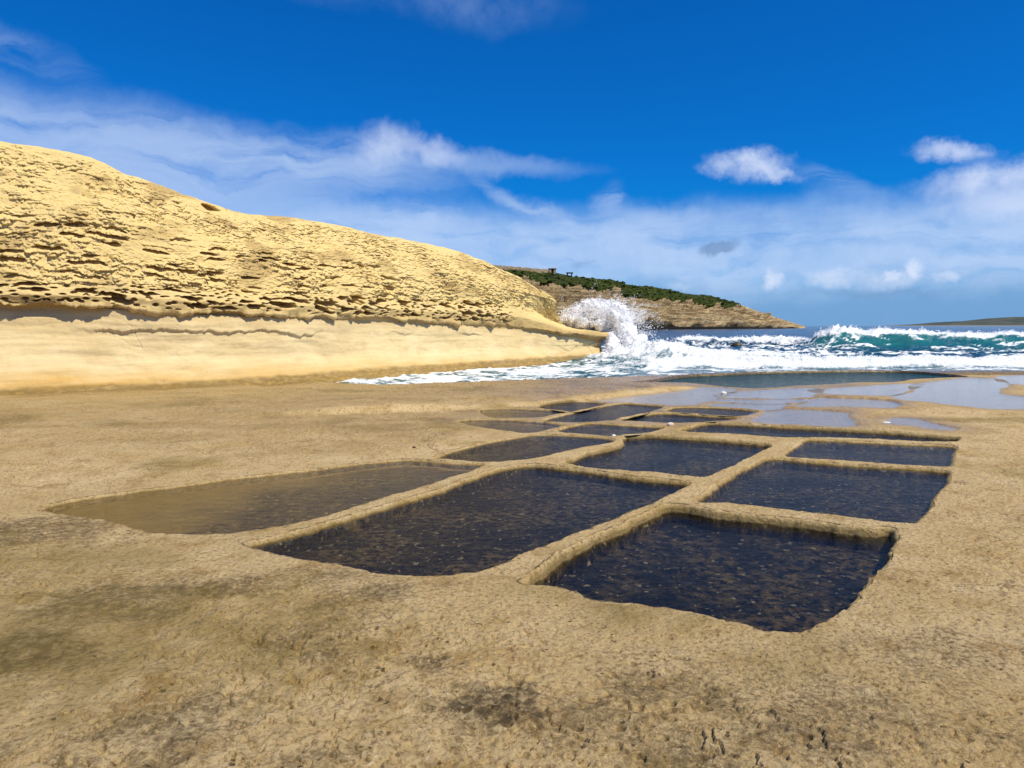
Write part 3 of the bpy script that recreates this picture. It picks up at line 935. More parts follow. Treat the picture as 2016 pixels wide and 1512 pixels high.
        film = pn['k'] == 'film'
        if (region == i).sum() > 4:
            nb_ = nrm if film else np.tile(np.array([0, 0, 1.0]), (len(nrm), 1))
            link('bed', sub_mesh('bed', V if film else VB, Fq, region == i, nb_, {'mask': rgba}, org), MAT_GROUND, t)
        P = pn['poly']
        tn = np.roll(P, -1, 0) - np.roll(P, 1, 0)
        tn /= np.linalg.norm(tn, axis=1, keepdims=True) + 1e-9
        nv = np.stack([tn[:, 1], -tn[:, 0]], -1)
        if not film:
            # the rim: rock rounding over the lip and down the cut side to the bed
            sk = min(0.05, max(0.034, 0.0013 * P[:, 1].mean() ** 2))
            lv = abs(pn['zw'])
            prof = [(sk, 0.0), (0.6 * sk, 0.002), (0.022, 0.002), (0.012, -0.0025), (0.004, -0.008), (-0.004, -0.019), (-0.010, -0.40 * lv - 0.012), (-0.016, -0.7 * lv - 0.014),
                    (-0.021, -lv - 0.012), (-0.026, -lv - 0.05), (-0.028, min(pn['zb'] - 0.02, -lv - 0.06))]
            RV, RM = [], []
            gr_ = np.searchsorted(rad, np.clip(P[:, 1], rad[0], rad[-1] * 0.99))
            gc_ = np.clip(np.searchsorted(th, np.arctan2(P[:, 0] + nv[:, 0] * 0.05, P[:, 1])), 0, len(th) - 1)
            gm = rgba[np.clip(gr_, 0, sh[0] - 1) * sh[1] + gc_].copy()
            gm[:, 0] = 0
            gm[:, 1] *= 0.5
            wob = 0.017 * fbm(P[:, 0] * 11, P[:, 1] * 11, 4, 91, 0.6)
            for k_, (o_, dz) in enumerate(prof):
                Q = P + nv * (o_ + (wob * (0.3 + 0.7 * min(1.0, k_ / 6)) if k_ > 2 else 0))[..., None] if k_ > 2 else P + nv * o_
                zq = rock_z(Q[:, 0], Q[:, 1]) + step_up(Q[:, 0], Q[:, 1])[0]
                zq = zq * (1 - 0.62 * sstep(-0.9, -0.05, -o_)) if k_ < 6 else 0.38 * zq * max(0.0, 1 - (k_ - 5) / 3)
                fine = 0.011 * fbm(Q[:, 0] * 14 + k_ * 0.7, Q[:, 1] * 14, 4, 92, 0.6) if k_ > 1 else 0
                RV.append(np.stack([Q[:, 0], Q[:, 1], zq + dz + fine], -1))
                mk = np.zeros((len(Q), 4))
                below = 1.0 if k_ >= 8 else 0.0
                mk[:, 0] = below if pn['k'] == 'pan' else (below * pan_dark(i, Q[:, 0], Q[:, 1]) if pn['k'] == 'wash' else 0)
                mk[:, 1] = np.clip([0, 0, 0, 0, 0.1, 0.2, 0.45, 0.8, 1, 1, 1][k_] + 0.3 * fbm(Q[:, 0] * 6, Q[:, 1] * 6, 3, 93) * (k_ > 3), 0, 1)
                mk[:, 2] = np.clip([0, 0, 0, 0, 0, 0.05, 0.22, 0.6, 0.8, 0.9, 0.9][k_] + 0.35 * fbm(Q[:, 0] * 5, Q[:, 1] * 5, 3, 95) * (k_ > 4), 0, 1)
                mk[:, 3] = np.clip([0, 0, 0, 0, 0.2, 0.5, 0.8, 0.8, 0.8, 0.8, 0.8][k_] + 0.5 * fbm(Q[:, 0] * 4, Q[:, 1] * 4, 3, 94) * (k_ > 3), 0, 1)
                if pn['k'] == 'inlet':
                    mk[:, 1] = 1
                    mk[:, 2] = np.maximum(mk[:, 2], 0.95 * sstep(1.9, 1.3, poly_sdf(SHELF, Q[:, 0], Q[:, 1], 60, 60)))
                if k_ < 6:
                    mk = np.maximum(mk, gm * (1 - k_ / 6))
                RM.append(mk)
            nP, nK = len(P), len(prof)
            RV, RM = np.concatenate(RV), np.concatenate(RM)
            ii = np.arange(nP)
            jj = (ii + 1) % nP
            RF = np.concatenate([np.stack([k_ * nP + ii, k_ * nP + jj, (k_ + 1) * nP + jj, (k_ + 1) * nP + ii], -1) for k_ in range(nK - 1)])
            link('rim', mesh_np('rim', RV - np.array(org), RF, True, {'mask': RM}), MAT_GROUND, t)
        grow = 0.10 if film else -0.004
        Q = P + nv * grow
        me = bpy.data.meshes.new('water')
        cdt = delaunay_2d_cdt([Vector((a_ - c[0], b_ - c[1])) for a_, b_ in Q], [], [list(range(len(Q)))], 1, 1e-6)
        me.from_pydata([(v_.x, v_.y, pn['zw'] - pn['zb']) for v_ in cdt[0]], [], [f_ for f_ in cdt[2]])
        me.update()
        link('water', me, {'pan': MAT_PAN, 'wash': MAT_SHALLOW, 'film': MAT_FILM, 'inlet': MAT_INLET}[pn['k']], t)
    return g


ground = build_ground()


# ------------------------------------------------------------------ cliff
def crom(keys, vals, s):
    """Catmull-Rom through vals (n,k) at stations 0..n-1, sampled at s"""
    vals = np.asarray(vals, float)
    n = len(vals)
    i = np.clip(np.floor(s).astype(int), 0, n - 2)
    t = (s - i)[:, None]
    p0 = vals[np.clip(i - 1, 0, n - 1)]
    p1 = vals[i]
    p2 = vals[i + 1]
    p3 = vals[np.clip(i + 2, 0, n - 1)]
    return 0.5 * (2 * p1 + (p2 - p0) * t + (2 * p0 - 5 * p1 + 4 * p2 - p3) * t * t + (3 * p1 - p0 - 3 * p2 + p3) * t ** 3)


def build_cliff():
    base = [(-14, 10.5), (-11.2, 11.9), (-9, 13), (-7.6, 13.8), (-6.1, 14.9), (-4.7, 17.0), (-2.85, 20), (-1, 22.6), (0.75, 25.0), (1.95, 26.5), (3.35, 27.9), (3.5, 29.3), (1.8, 33)]
    nin = [(-0.5, 0.86), (-0.5, 0.86), (-0.52, 0.85), (-0.55, 0.83), (-0.7, 0.71), (-0.83, 0.56), (-0.83, 0.56), (-0.82, 0.57), (-0.8, 0.6)]
    C_lip = ([-400, 0, 200, 350, 480, 600, 700, 800, 943, 1050, 1150, 1208], [590, 597, 601, 610, 617, 620, 622, 629, 636, 644, 652, 658])
    C_ap = ([-400, 0, 300, 600, 900, 1100, 1250], [708, 705, 703, 700, 690, 684, 678])
    C_crest = ([-700, -400, -200, 0, 60, 150, 210, 250, 330, 400, 430, 530, 600, 700, 760, 830, 920, 960, 985, 1030, 1070, 1090],
               [205, 238, 262, 278, 286, 301, 318, 334, 364, 387, 394, 420, 436, 448, 459, 481, 493, 508, 525, 549, 565, 580])

    def zat(x, y, py):
        return W(1008, py, y)[2]

    def pt(i, o, band, dy=0.0, frac=None):
        x = base[i][0] + nin[i][0] * o
        y = base[i][1] + nin[i][1] * o
        px = 1008 + x / (y / CP) * F
        if frac is not None:
            a = np.interp(px, *C_lip) - 45
            b_ = np.interp(px, *C_crest)
            py = a + (b_ - a) * frac
        else:
            py = np.interp(px, *band) + dy
        return (x, y, zat(x, y, py))
    nst = 9                                               # stations 0..8 follow the bands; 9..12 are the seaward end
    rec = [0.18, 0.18, 0.18, 0.18, 0.17, 0.14, 0.11, 0.10, 0.08]
    crest_o = [2.6, 2.6, 2.6, 2.5, 2.4, 2.2, 2.0, 1.7, 1.3]
    B = [[] for _ in range(10)]
    for i in range(nst):
        bx, by = base[i]
        B[0].append((bx - nin[i][0] * 0.35, by - nin[i][1] * 0.35, -0.35))
        B[1].append(pt(i, 0.30, C_ap))
        B[2].append(pt(i, 0.50 + 0.4 * rec[i], C_lip, 6))
        B[3].append(pt(i, 0.50 - 0.6 * rec[i], C_lip, 1))
        B[4].append(pt(i, 0.44 - 0.5 * rec[i], C_lip, -18))
        B[5].append(pt(i, 0.62 - 0.3 * rec[i], C_lip, -45))
        B[6].append(pt(i, 0.45 * crest_o[i] + 0.1, None, frac=0.52))
        B[7].append(pt(i, crest_o[i], C_crest))
        p = pt(i, crest_o[i], C_crest)
        B[8].append((p[0] + nin[i][0] * 2.5, p[1] + nin[i][1] * 2.5, p[2] + 0.15))
        B[9].append((p[0] + nin[i][0] * 9, p[1] + nin[i][1] * 9, -0.5))

    def wz(x, y, py):
        return (x, y, W(1008, py, y)[2])
    B[0] += [(2.0, 26.2, -0.5), (3.3, 27.6, -0.6), (3.8, 29.3, -0.6), (1.8, 33.3, -0.6)]
    B[1] += [wz(1.75, 26.7, 684), wz(3.0, 28.0, 680), (3.2, 29.4, 0.5), (1.6, 33, 0.5)]
    B[2] += [wz(1.85, 26.9, 660), wz(3.3, 28.25, 669), (3.4, 29.4, 0.75), (1.6, 33, 0.75)]
    B[3] += [wz(2.0, 26.75, 655), wz(3.6, 28.2, 662), (3.65, 29.5, 0.85), (1.8, 33, 0.85)]
    B[4] += [wz(1.9, 26.9, 646), wz(3.45, 28.35, 654), (3.7, 29.4, 0.95), (1.5, 33, 0.95)]
    B[5] += [wz(1.20, 27.0, 624), wz(2.0, 28.6, 648), (2.1, 29.8, 1.1), (0.2, 33, 1.1)]
    B[6] += [wz(1.45, 26.9, 590), wz(1.15, 28.2, 604), (0.5, 29.8, 2.1), (-1.6, 33, 2.1)]
    B[7] += [wz(1.08, 27.1, 573), wz(0.75, 28.6, 583), (0.1, 30.0, 2.5), (-2.2, 33, 2.5)]
    B[8] += [wz(-0.5, 28.9, 566), wz(-0.6, 29.2, 575), (-0.8, 30.2, 2.4), (-3.0, 33, 2.4)]
    B[9] += [(-3, 33, -0.5), (-3, 33.2, -0.5), (-3, 33.4, -0.5), (-4, 34, -0.5)]
    # dense along the face, even in picture columns
    bpx = [1008 + b[0] / b[1] * F for b in base[:11]]
    tgt = np.concatenate([np.linspace(bpx[0], -40, 60), np.arange(-38, bpx[10], 1.45)])
    s = np.interp(tgt, bpx, np.arange(11))
    s = np.concatenate([s, np.linspace(10.02, 12, 50)])
    rows = [(0, 1, 34), (1, 2, 46), (2, 3, 26), (3, 4, 34), (4, 5, 46), (5, 6, 92), (6, 7, 104), (7, 8, 14), (8, 9, 6)]
    curves = [crom(None, b, s) for b in B]
    G_ = []
    tv = []
    for a, b, n in rows:
        for k in range(n):
            t = k / n
            G_.append(curves[a] * (1 - t) + curves[b] * t)
            tv.append(a + t)
    G_.append(curves[9])
    tv.append(9.0)
    P = np.array(G_)
    tv = np.array(tv)
    # soften the joins between bands (not the lip itself)
    for _ in range(6):
        Q = P.copy()
        Q[1:-1] = 0.25 * P[:-2] + 0.5 * P[1:-1] + 0.25 * P[2:]
        hold = (np.abs(tv - 2.0) < 0.25) | (np.abs(tv - 3.0) < 0.2)
        Q[hold] = P[hold]
        P = Q
    nr, nc = P.shape[:2]
    S = np.concatenate([[0], np.cumsum(np.linalg.norm(np.diff(curves[4], axis=0), axis=1))])
    Vv = np.zeros((nr, nc))
    Vv[1:] = np.cumsum(np.linalg.norm(np.diff(P, axis=0), axis=2), 0)
    vref = np.array([Vv[np.searchsorted(tv, 3.0)]])
    Vv = Vv - vref                                        # metres up the face from the lip
    Sg = np.broadcast_to(S, (nr, nc)).copy()
    T = np.broadcast_to(tv[:, None], (nr, nc)).copy()
    s2, v2 = Sg.ravel(), Vv.ravel()
    t = T.ravel()
    nrm = grid_normals(P)
    # outward = towards the camera on the face
    if (nrm[nr // 3, nc // 2] @ np.array([0.8, -0.6, 0])) < 0:
        nrm = -nrm
    tip = np.broadcast_to(sstep(8.6, 10.0, s)[None], (nr, nc)).ravel()
    sm = np.broadcast_to(s[None], (nr, nc)).ravel()
    # dip of the beds: v warped along the face
    vv = v2 + 0.10 * fbm(s2 * 0.35, v2 * 0.5, 3, 101)
    up = sstep(4.4, 5.2, t) * sstep(8.6, 7.6, t)           # weathered upper slope
    face = sstep(2.9, 3.1, t) * sstep(8.8, 8.0, t)
    low = sstep(2.2, 1.7, t)
    disp = 0.18 * fbm(s2 * 0.30, vv * 0.55, 3, 102) * sstep(0.2, 1.2, t)
    disp += 0.05 * fbm(s2 * 1.6, vv * 2.4, 4, 103) * (0.25 + 0.75 * face)
    disp += (0.022 * fbm(s2 * 0.8, vv * 7, 5, 104) + 0.014 * fbm(s2 * 4, vv * 4, 4, 119)) * low
    crk = np.abs(fbm(s2 * 0.5 + vv * 0.55, vv * 0.6 - s2 * 0.1, 3, 142))
    disp -= 0.022 * sstep(0.007, 0.0, crk) * low * sstep(0.0, 0.3, fbm(s2 * 0.4, vv * 0.4, 2, 143))
    # scalloped shingle weathering: each cell leans out at its foot and is undercut below
    zone = sstep(-0.35, 0.25, fbm(s2 * 0.55, vv * 0.9, 3, 105))
    zone = 0.35 + 0.65 * zone
    wxs = s2 + 0.05 * fbm(s2 * 6, vv * 6, 2, 111)
    wvs = vv + 0.035 * fbm(s2 * 5, vv * 9, 3, 112)
    fade = 1 - 0.6 * sstep(6.7, 7.0, t)
    ledge = np.zeros_like(disp)
    for fq, amp, ln, sd_ in ((5.0, 0.045, 1.0, 106), (10.0, 0.085, 2.4, 107), (17.0, 0.085, 4.6, 108), (27.0, 0.055, 8.0, 151)):
        ph = wvs * fq + 1.3 * fbm(wxs * ln * 0.55, wvs * fq * 0.22, 4, sd_, 0.6)
        row = np.floor(ph)
        fr_ = ph - row
        dash = sstep(-0.02, 0.30, fbm(wxs * ln, row * 3.71, 3, sd_ + 9, 0.55))
        ledge += amp * dash * (1 - fr_) * sstep(0.0, 0.07, fr_) * up * zone * fade
    # honeycomb pits
    f1, f2, ox, oy, rr = worley(wxs * 6.5, wvs * 13.5, 109)
    hc = sstep(0.10, 0.45, fbm(s2 * 0.75 + 4, vv * 1.1, 3, 110))
    disp -= 0.07 * sstep(0.48, 0.2, f1) * (0.4 + 0.6 * sstep(-0.3, 0.3, oy)) * hc * up * sstep(6.9, 6.4, t)
    # cavities along the band above the lip
    cav_zone = sstep(3.15, 3.5, t) * sstep(5.05, 4.6, t + 0.35 * fbm(s2 * 0.5, vv * 0, 2, 115)) * (1 - sstep(7.35, 7.9, sm))
    f1, f2, ox, oy, rr = worley(s2 * 2.0 + 0.35 * fbm(s2 * 4, vv * 4, 2, 113), vv * 6.6 + 0.3 * fbm(s2 * 4, vv * 5, 2, 114), 116)
    cv = sstep(0.44, 0.30, f1) * (rr > 0.40)
    ledge -= 0.50 * cv * cav_zone
    f1, f2, ox, oy, rr = worley(s2 * 6.5, vv * 13, 117)
    ledge -= 0.22 * sstep(0.43, 0.26, f1) * (rr > 0.45) * cav_zone
    # larger single hollows higher up on the left
    up2 = sstep(4.9, 5.3, t) * sstep(6.1, 5.7, t) * (1 - sstep(5.6, 6.6, sm))
    f1, f2, ox, oy, rr = worley(s2 * 1.5 + 0.3 * fbm(s2 * 3, vv * 3, 2, 144), vv * 6.5 + 0.5 * fbm(s2 * 3, vv * 3, 3, 145), 118)
    ledge -= 0.34 * sstep(0.38, 0.26, f1) * (0.35 + 0.75 * sstep(-0.25, 0.25, oy)) * (rr > 0.5) * up2
    hol = np.sqrt(((sm - 4.62) / 0.13) ** 2 + ((t - 6.85) / 0.09) ** 2)
    ledge -= 0.45 * sstep(1.0, 0.6, hol)
    # ragged lip
    lipw = np.exp(-((t - 3.0) / 0.28) ** 2)
    f1, f2, ox, oy, rr = worley(s2 * 2.0, s2 * 0 + 3.3, 120)
    disp += lipw * (0.20 * fbm(s2 * 2.2, s2 * 0 + 7.7, 5, 121, 0.65) + 0.10 * (0.5 - f1)) * (1 - 0.5 * tip)
    # a second, thinner scarp on the smooth wall
    sc = 0.9 * sstep(0.0, 0.25, fbm(s2 * 0.35, s2 * 0 + 2, 2, 146)) * sstep(1.62, 1.66, t + 0.24 * fbm(s2 * 0.9, s2 * 0, 5, 122, 0.6)) * sstep(4.6, 5.2, sm) * sstep(8.3, 7.0, sm) * sstep(2.3, 2.1, t)
    sc = sc + 1.1 * sstep(1.55, 1.59, t + 0.26 * fbm(s2 * 1.0 + 3, s2 * 0, 5, 123, 0.6)) * sstep(2.6, 3.2, sm) * sstep(5.4, 5.0, sm) * sstep(2.3, 2.1, t)
    disp += 0.055 * sc
    # vertical flutes at the seaward nose
    fl = sstep(7.6, 8.6, sm) * sstep(4.6, 5.4, t) * sstep(7.2, 6.2, t)
    disp += 0.05 * fl * np.abs(perlin(s2 * 3.6, vv * 0.5, 124))
    # flaked blocks under the tip
    f1, f2, ox, oy, rr = worley(s2 * 0.9, vv * 1.6, 125)
    disp += 0.16 * (rr - 0.5) * sstep(0.0, 0.05, f2 - f1) * tip * sstep(3.0, 2.4, t)
    hd = nrm * np.array([1.0, 1.0, 0.0])
    hd = hd / (np.linalg.norm(hd, axis=2, keepdims=True) + 0.15) + np.array([0, 0, -0.22])
    P = P + nrm * disp.reshape(nr, nc, 1) + hd * ledge.reshape(nr, nc, 1)
    lz = np.exp(-((t - 2.75) / 0.55) ** 2) * (0.16 * fbm(s2 * 0.9, s2 * 0 + 1.3, 5, 141, 0.62)) * (1 - tip)
    P[..., 2] += lz.reshape(nr, nc)
    V = P.reshape(-1, 3)
    mask = np.zeros((len(V), 4))
    mask[:, 0] = np.clip(up + 0.8 * face, 0, 1)
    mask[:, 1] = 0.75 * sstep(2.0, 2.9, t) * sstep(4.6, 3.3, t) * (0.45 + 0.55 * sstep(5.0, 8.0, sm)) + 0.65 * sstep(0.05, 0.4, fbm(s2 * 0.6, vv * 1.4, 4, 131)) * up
    mask[:, 1] += 0.8 * sstep(1.85, 2.1, t) * sstep(3.0, 2.7, t) + 0.25 * sstep(1.35, 2.0, t + .25 * fbm(s2 * .8, vv, 3, 133)) * sstep(2.9, 2.2, t)  # brown stain under the lip, also painting the lip's shadow darker
    mask[:, 2] = sstep(0.95, 0.35, t + 0.15 * fbm(s2 * 0.7, vv * 2, 3, 132))
    mask[:, 3] = sstep(0.20, 0.08, V[:, 2] + 0.10 * fbm(s2 * 1.2, vv * 3, 3, 134)) * sstep(0.16, 0.06, V[:, 2] + 0.05 * fbm(s2 * 2, vv * 3, 3, 135)) * 0.7
    mask = np.clip(mask, 0, 1)
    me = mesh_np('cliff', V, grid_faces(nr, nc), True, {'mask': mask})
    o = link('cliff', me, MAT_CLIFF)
    tag(o, 'golden pitted limestone cliff undercut above its smooth foot', kind='structure')
    return o


cliff = build_cliff()

# ------------------------------------------------------------------ sea with its surf
ZS = -0.12


def sea_height(x, y):
    """height, foam, thin-face, shallow for points of the sea"""
    px = 1008 + x / y * F
    h = np.full(x.shape, ZS)
    far = sstep(60, 400, y)
    h += (0.10 * fbm(x * 0.16, y * 0.22, 4, 201) + 0.045 * fbm(x * 0.9, y * 1.3, 4, 202)) * sstep(15, 24, y) * (1 + 1.2 * sstep(60, 200, y))
    foam = np.zeros_like(x)
    thin = np.zeros_like(x)
    # rough froth
    fr = fbm(x * 2.2, y * 2.2, 5, 203, 0.6)
    # 1: the low roll of white water in front of the shelf
    yc = 23.6 + 0.5 * fbm(x * 0.25, x * 0, 3, 204) + 0.018 * x
    d = y - yc
    on = sstep(1190, 1330, px)
    bulge = np.exp(-np.where(d < 0, (d / 0.45) ** 2, (d / 1.1) ** 2))
    amp = 0.40 * (0.8 + 0.45 * fbm(x * 0.7, x * 0, 3, 205))
    h += on * bulge * (amp + 0.16 * fr)
    foam = np.maximum(foam, on * np.exp(-np.where(d < 0, (d / 0.75) ** 2, (d / 1.3) ** 2)) * 1.25)
    # second wash line a little behind on the left half
    yc = 26.6 + 0.7 * fbm(x * 0.22, x * 0 + 5, 3, 206)
    d = y - yc
    on = sstep(1230, 1330, px) * sstep(1720, 1500, px)
    bulge = np.exp(-np.where(d < 0, (d / 0.7) ** 2, (d / 1.6) ** 2))
    h += on * bulge * (0.34 + 0.16 * fr)
    foam = np.maximum(foam, on * bulge * 1.0)
    # 2: the tall breaker on the right
    yc = 43.5 + 2.4 * fbm(x * 0.11, x * 0 + 9, 3, 207) - 0.04 * (x - 20)
    d = y - yc
    on = sstep(1545, 1660, px)
    amp = (0.86 + 0.50 * fbm(x * 0.2, x * 0 + 2, 3, 208)) * (0.82 + 0.18 * sstep(1900, 1640, px))
    prof = np.where(d < 0, np.exp(-(np.abs(d) / 2.5) ** 1.6), np.exp(-(d / 5.5) ** 2))
    h += on * prof * amp
    crest = np.exp(-np.where(d < 0, (d / (0.75 + 0.6 * np.clip(fbm(x * 0.5, x * 0 + 4, 3, 217), -0.6, 1))) ** 2, (d / 2.4) ** 2))
    h += on * crest * (0.14 + 0.55 * np.maximum(fr + 0.15, 0)) * (0.55 + 0.9 * sstep(1800, 1620, px))
    foam = np.maximum(foam, on * crest * 1.25)
    thin = np.maximum(thin, on * sstep(-5.2, -1.2, d) * sstep(0.8, -0.6, d))
    stk = fbm(x * 0.9 + 0.4 * d, d * 0.35 + x * 0.1, 4, 219, 0.6)
    foam = np.maximum(foam, on * 0.95 * sstep(0.16, 0.42, stk) * sstep(-6.5, -3.0, d) * sstep(0.5, -0.5, d))
    # 3: broken crest left of it, in front of the headland
    yc = 50.0 + 1.5 * fbm(x * 0.13, x * 0 + 11, 3, 209)
    d = y - yc
    on = sstep(1285, 1350, px) * sstep(1640, 1560, px)
    bulge = np.exp(-np.where(d < 0, (d / 1.3) ** 2, (d / 3.0) ** 2))
    h += on * bulge * (0.50 + 0.28 * fr)
    foam = np.maximum(foam, on * bulge * 1.0)
    chop = fbm(x * 0.45, y * 0.7, 5, 218, 0.6)
    h += (0.30 * chop + 0.05 * fbm(x * 1.6, y * 2.2, 3, 220)) * sstep(24, 30, y) * sstep(75, 50, y)
    foam = np.maximum(foam, 0.95 * sstep(0.20, 0.42, chop) * sstep(26, 30, y) * sstep(60, 50, y))
    # lone whitecaps out at sea
    wc = sstep(0.38, 0.55, fbm(x * 0.10, y * 0.22, 4, 210, 0.6)) * sstep(50, 70, y) * sstep(700, 200, y)
    foam = np.maximum(foam, 0.75 * wc)
    # lace of old foam between the breakers and over the wash
    wx = x + 0.5 * fbm(x * 0.5, y * 0.5, 3, 211)
    wy = y * 1.0 + 0.5 * fbm(x * 0.5, y * 0.5, 3, 212)
    lace = 1 - np.abs(fbm(wx * 0.45, wy * 0.6, 4, 213)) * 4.2
    lace2 = 1 - np.abs(fbm(wx * 1.3, wy * 1.9, 3, 214)) * 4.0
    cover = sstep(-0.35, 0.35, fbm(x * 0.16, y * 0.30, 3, 215) + 0.45 * sstep(1650, 1350, px))
    zone = sstep(15, 17, y) * sstep(56, 46, y)
    lc = np.clip(np.maximum(lace, 0.8 * lace2), 0, 1)
    foam = np.maximum(foam, zone * lc * (0.40 + 0.66 * cover))
    foam = np.maximum(foam, 0.9 * zone * sstep(0.10, 0.40, fbm(wx * 0.42, wy * 1.1, 5, 221, 0.6)) * sstep(27, 30, y))
    # the heaving white water round the cliff tip and up the gully to its left
    hx, hy = 4.7, 27.6
    rd = np.sqrt(((x - hx) / 2.4) ** 2 + ((y - hy) / 2.0) ** 2)
    h += 0.50 * np.exp(-rd ** 2 * 1.2) * (1 + 0.9 * fr)
    foam = np.maximum(foam, 1.15 * np.exp(-rd ** 2 * 0.9))
    gully = sstep(1330, 1150, px) * sstep(29, 24, y)
    foam = np.maximum(foam, gully * (0.46 + 0.75 * fbm(x * 0.8, y * 1.8, 4, 216, 0.6) + 0.45 * lc))
    h += gully * 0.05 * np.maximum(fr, -0.2) * 2
    # tongue of foam at the leading edge of the wash
    shd = poly_sdf(SHELF, x, y, 40, 40)
    foam = np.maximum(foam, sstep(1350, 1200, px) * sstep(-0.9, -0.15, shd) * (0.75 + 0.5 * fr))
    h = np.where(y < 24, np.maximum(h, ZS - 0.03), h)
    shallow = np.clip(sstep(34, 22, y) * 0.45 + 0.4 * sstep(62, 36, y) + 0.25 * sstep(1400, 1250, px) * sstep(30, 24, y), 0, 1)
    return h, np.clip(foam, 0, 1.3), np.clip(thin, 0, 1), shallow


def build_sea():
    hs_ = CAM_H - ZS
    p = np.concatenate([np.arange(122, 60, -0.55), np.arange(60, 24, -0.24), np.arange(24, 5, -0.16), np.geomspace(5, 0.12, 70)])
    dep = hs_ * F / p
    tan_in = np.arange(560, 2130, 3.3)
    tan_in = (tan_in - 1008) / F
    left = np.linspace(-1.2, tan_in[0] - 0.01, 40)
    right = np.linspace(tan_in[-1] + 0.01, 2.4, 60)
    tn = np.concatenate([left, tan_in, right])
    TN, Y = np.meshgrid(tn, dep)
    X = TN * Y
    nr, nc = X.shape
    x, y = X.ravel(), Y.ravel()
    h, foam, thin, shallow = sea_height(x, y)
    V = np.stack([x, y, h], -1)
    Fq = grid_faces(nr, nc)
    sdv = poly_sdf(SHELF, x, y, 60, 60)
    keep = sdv[Fq].min(1) < 0.6
    mask = np.stack([foam / 1.3, thin, shallow, np.ones_like(x)], -1)
    fs = Fq[keep]
    used = np.unique(fs)
    rm = np.zeros(len(V), np.int64)
    rm[used] = np.arange(len(used))
    me = mesh_np('sea', V[used], rm[fs], True, {'mask': mask[used]})
    o = link('sea', me, MAT_SEA)
    tag(o, 'rough blue-green sea with breaking surf', kind='structure')
    return o


sea = build_sea()


def droplets(name, C, size, mat, parent=None):
    """one mesh of tiny tetrahedral drops at C with sizes"""
    n = len(C)
    tet = np.array([(1, 1, 1), (1, -1, -1), (-1, 1, -1), (-1, -1, 1)]) / 1.732
    qv = rng.normal(size=(n, 4))
    qv /= np.linalg.norm(qv, axis=1, keepdims=True)
    a, b, c, d = qv.T
    Rm = np.empty((n, 3, 3))
    Rm[:, 0, 0] = 1 - 2 * (c * c + d * d); Rm[:, 0, 1] = 2 * (b * c - a * d); Rm[:, 0, 2] = 2 * (b * d + a * c)
    Rm[:, 1, 0] = 2 * (b * c + a * d); Rm[:, 1, 1] = 1 - 2 * (b * b + d * d); Rm[:, 1, 2] = 2 * (c * d - a * b)
    Rm[:, 2, 0] = 2 * (b * d - a * c); Rm[:, 2, 1] = 2 * (c * d + a * b); Rm[:, 2, 2] = 1 - 2 * (b * b + c * c)
    V = np.einsum('nij,kj->nki', Rm, tet) * size[:, None, None] + C[:, None, :]
    i = np.arange(n)[:, None, None] * 4
    Fq = (i + np.array([(0, 1, 2), (0, 3, 1), (0, 2, 3), (1, 3, 2)])[None]).reshape(-1, 3)
    me = mesh_np(name, V.reshape(-1, 3), Fq, False)
    return link(name, me, mat, parent)




def froth_material():
    m, nt = new_mat('white_froth')
    pos = N(nt, 'ShaderNodeNewGeometry').outputs['Position']
    n1 = noise_n(nt, pos, 9.0, 6, 0.7).outputs[0]
    b = principled(nt, **{'Base Color': (0.95, 0.96, 0.97, 1), 'Roughness': 0.95, 'Specular IOR Level': 0.1})
    nt.links.new(bump(nt, n1, 0.8, 0.10), b.inputs['Normal'])
    return m


MAT_FROTH = froth_material()


def ico(sub):
    import bmesh
    bm = bmesh.new()
    bmesh.ops.create_icosphere(bm, subdivisions=sub, radius=1.0)
    V = np.array([v.co[:] for v in bm.verts])
    Fq = np.array([[v.index for v in f.verts] for f in bm.faces])
    bm.free()
    return V, Fq


ICO3 = ico(4)
ICO2 = ico(3)
ICO1 = ico(1)


